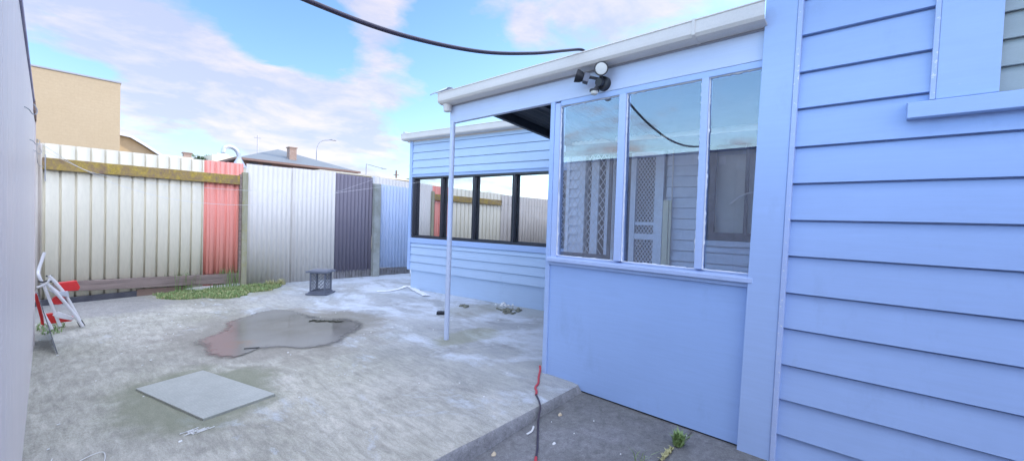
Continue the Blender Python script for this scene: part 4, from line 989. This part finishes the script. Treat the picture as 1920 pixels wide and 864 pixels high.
# far trees
def far_tree(cx, cy, cz, rx, rz, label, n=700):
    T = thing('tree', label, 'tree', (cx, cy, 0), 'far trees over the fence')
    m = MB(); m.tube([(cx,cy,-.1),(cx+.1,cy,cz*.5),(cx,cy,cz)], [.25,.18,.06], 8)
    for k in range(5): a = k * 1.3; m.tube([(cx,cy,cz*.6),(cx+rx*.5*math.cos(a),cy+rx*.5*math.sin(a),cz+rz*.2)], [.08,.03], 5)
    m.build('trunk', 'brown_wall', T)
    m = MB()
    for i in range(n):
        a = random.random()*6.28; e = random.uniform(-1,1); r = random.random()**.4
        p = Vector((cx + rx*r*math.cos(a)*math.sqrt(1-e*e), cy + rx*r*math.sin(a)*math.sqrt(1-e*e), cz + rz*r*e))
        p += Vector((noise.noise(p*.8), 0, noise.noise(p*.8+Vector((9,9,9))))) * .5
        s = random.uniform(.10,.22); b = Vector((random.gauss(0,1),random.gauss(0,1),random.gauss(0,1))).normalized(); c = b.orthogonal().normalized()
        m.add([p-b*s, p+c*s*.6, p+b*s, p-c*s*.6], [(0,1,2,3)])
    m.build('crown', 'tree', T, recalc=False)
far_tree(7.95, 42, 4.9, 1.0, .95, 'dark green tree top left of the pale boxy building')
far_tree(8.9, 43, 5.0, .9, .95, 'small dark green tree top behind the pale boxy building')
far_tree(20.4, 31, 4.0, 1.1, .85, 'feathery green tree beside the annex gutter corner above the blue sheet', 500)

# ------------------------------------------------------------------ world
w = bpy.data.worlds.new('World'); scene.world = w; w.use_nodes = True
nt = w.node_tree; bg = nt.nodes['Background']
SUN_EL, SUN_AZ = 9, 106
sky = N(nt, 'ShaderNodeTexSky'); sky.sky_type = 'NISHITA'; sky.sun_disc = False
sky.sun_elevation = R(SUN_EL); sky.sun_rotation = R(SUN_AZ); sky.altitude = 0; sky.air_density = 1.0; sky.dust_density = .6; sky.ozone_density = 1.2
tc = N(nt, 'ShaderNodeTexCoord'); v = tc.outputs['Generated']
sep = N(nt, 'ShaderNodeSeparateXYZ'); nt.links.new(v, sep.inputs[0])
def math_(op, a, b=None, clamp=False):
    n_ = N(nt, 'ShaderNodeMath', operation=op); n_.use_clamp = clamp
    for i, q in enumerate((a, b)):
        if q is None: continue
        if isinstance(q, (int, float)): n_.inputs[i].default_value = q
        else: nt.links.new(q, n_.inputs[i])
    return n_.outputs[0]
zc = math_('MAXIMUM', sep.outputs['Z'], 0.0)
zz = math_('ADD', zc, .16)
ux = math_('DIVIDE', sep.outputs['X'], zz); uy = math_('DIVIDE', sep.outputs['Y'], zz)
cmb = N(nt, 'ShaderNodeCombineXYZ'); nt.links.new(ux, cmb.inputs[0]); nt.links.new(uy, cmb.inputs[1]); nt.links.new(math_('MULTIPLY', sep.outputs['Z'], 1.5), cmb.inputs[2])
def skynoise(scale, detail, rough, off):
    mp_ = N(nt, 'ShaderNodeMapping'); mp_.inputs['Location'].default_value = off; nt.links.new(cmb.outputs[0], mp_.inputs['Vector'])
    n_ = N(nt, 'ShaderNodeTexNoise'); n_.inputs['Scale'].default_value = scale; n_.inputs['Detail'].default_value = detail; n_.inputs['Roughness'].default_value = rough; n_.inputs['Distortion'].default_value = .25
    nt.links.new(mp_.outputs[0], n_.inputs['Vector']); return n_.outputs['Fac']
BLOBS = []   # (direction, half-width in degrees, weight) filled below
#BLOBS_HERE#
BLOBS = [((0.032,0.955,0.294),9,0.2),((0.108,0.955,0.278),9,0.24),((0.188,0.941,0.281),8,0.22),((0.265,0.934,0.241),9,0.26),((0.346,0.911,0.225),8,0.22),((0.435,0.878,0.199),9,0.22),((0.502,0.818,0.281),8,0.22),((-0.006,0.964,0.265),7,0.15),((0.688,0.585,0.428),4,0.4),((0.748,0.481,0.458),8,0.22),((0.803,0.398,0.443),6,0.18),((0.859,0.296,0.418),7,0.16),((0.432,0.793,0.430),4,0.15),((0.493,0.751,0.439),4,0.12),((0.353,0.924,0.149),12,0.14),((0.112,0.977,0.181),5,0.14),((0.609,0.647,0.459),5,0.12),((0.022,0.973,0.232),6,-0.28),((0.597,0.699,0.395),9,-0.25),((0.329,0.872,0.363),9,-0.28),((0.237,0.907,0.349),7,-0.15),((0.170,0.967,0.188),5,-0.18),((0.530,0.762,0.371),7,-0.15),((-0.880,0.355,0.317),14,-0.3),((-0.934,0.229,0.274),14,-0.3),((-0.828,0.507,0.241),8,-0.1),((-0.905,0.361,0.225),8,0.25),((-0.844,0.487,0.223),6,0.2),((-0.949,0.230,0.216),8,0.15),]
dens = math_('ADD', math_('MULTIPLY', skynoise(1.5, 10, .60, (3.1,1.7,0)), 1.15), math_('MULTIPLY', math_('SUBTRACT', skynoise(3.1, 7, .6, (0,4,0)), .5), .45))
for d, hw, wt in BLOBS:
    dn = N(nt, 'ShaderNodeVectorMath', operation='DOT_PRODUCT'); nt.links.new(v, dn.inputs[0]); dn.inputs[1].default_value = d
    c0 = math.cos(R(hw))
    g_ = math_('MULTIPLY', math_('SUBTRACT', dn.outputs['Value'], c0), 1 / (1 - c0), True)
    g_ = math_('MULTIPLY', math_('MULTIPLY', g_, g_), wt)
    dens = math_('ADD', dens, g_)
# clouds spread out and whiten towards the horizon
hz = math_('POWER', math_('SUBTRACT', 1.0, zc), 9.0)
dens = math_('ADD', dens, math_('MULTIPLY', hz, .05))
mask = ramp(nt, dens, .555, .74)
shade = ramp(nt, skynoise(2.3, 7, .6, (3.3,1.9,.2)), .40, .60)
CW = (2.15,1.95,1.78); CG = (1.34,1.46,1.76)
cloud = mix(nt, shade, CW, CG)
wb = mix(nt, 1.0, sky.outputs[0], (.62,.80,.98), 'MULTIPLY')
mk = math_('MULTIPLY', mask, .80)
c1_ = mix(nt, mk, wb, cloud)
c2_ = mix(nt, math_('MULTIPLY', hz, .62), c1_, (2.0,2.05,2.15))
# unseen bright sky added overhead and behind the viewer to light the walls
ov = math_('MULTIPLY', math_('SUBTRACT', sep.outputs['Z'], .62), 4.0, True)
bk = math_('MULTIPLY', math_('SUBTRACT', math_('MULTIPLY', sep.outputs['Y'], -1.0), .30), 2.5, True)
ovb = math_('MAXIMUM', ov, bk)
# extra sky gain beyond the shed, added for porch reflections and wall light
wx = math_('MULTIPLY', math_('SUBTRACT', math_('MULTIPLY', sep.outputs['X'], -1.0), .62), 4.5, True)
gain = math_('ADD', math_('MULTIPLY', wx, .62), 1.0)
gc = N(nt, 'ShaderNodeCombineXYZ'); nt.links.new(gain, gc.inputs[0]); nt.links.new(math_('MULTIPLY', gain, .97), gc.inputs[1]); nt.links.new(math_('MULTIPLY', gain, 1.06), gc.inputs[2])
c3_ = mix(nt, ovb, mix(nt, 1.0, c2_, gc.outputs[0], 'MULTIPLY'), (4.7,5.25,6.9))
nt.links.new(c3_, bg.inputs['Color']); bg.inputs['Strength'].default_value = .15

sun = bpy.data.lights.new('sun', 'SUN'); sun.energy = 2.0; sun.angle = R(.5); sun.color = (1.0,.87,.70)
so = bpy.data.objects.new('sun', sun); col.objects.link(so)
sd = Vector((math.sin(R(SUN_AZ)) * math.cos(R(SUN_EL)), math.cos(R(SUN_AZ)) * math.cos(R(SUN_EL)), math.sin(R(SUN_EL))))
so.rotation_euler = sd.to_track_quat('Z', 'Y').to_euler()

# ------------------------------------------------------------------ camera
yaw, pitch, roll, F = 0.85027770, 0.0231601672, 0.0330316523, 764.891384
f = Vector((math.sin(yaw)*math.cos(pitch), math.cos(yaw)*math.cos(pitch), -math.sin(pitch)))
r0 = Vector((math.cos(yaw), -math.sin(yaw), 0)); u0 = r0.cross(f)
r_ = r0*math.cos(roll) + u0*math.sin(roll); u_ = -r0*math.sin(roll) + u0*math.cos(roll)
cam = bpy.data.cameras.new('camera'); co = bpy.data.objects.new('camera', cam); col.objects.link(co)
from mathutils import Matrix
co.matrix_world = Matrix.Translation((0,0,1.3)) @ Matrix((r_, u_, -f)).transposed().to_4x4()
cam.sensor_width = 36; cam.sensor_fit = 'HORIZONTAL'; cam.lens = F / 1920 * 36; cam.clip_start = .02; cam.clip_end = 5000
scene.camera = co
scene.view_settings.view_transform = 'Standard'; scene.view_settings.look = 'None'; scene.view_settings.exposure = 1.75
scene.view_settings.gamma = 1; scene.view_settings.use_curve_mapping = False
scene.cycles.max_bounces = 8; scene.cycles.transparent_max_bounces = 12; scene.cycles.use_denoising = True
scene.cycles.sample_clamp_indirect = 6
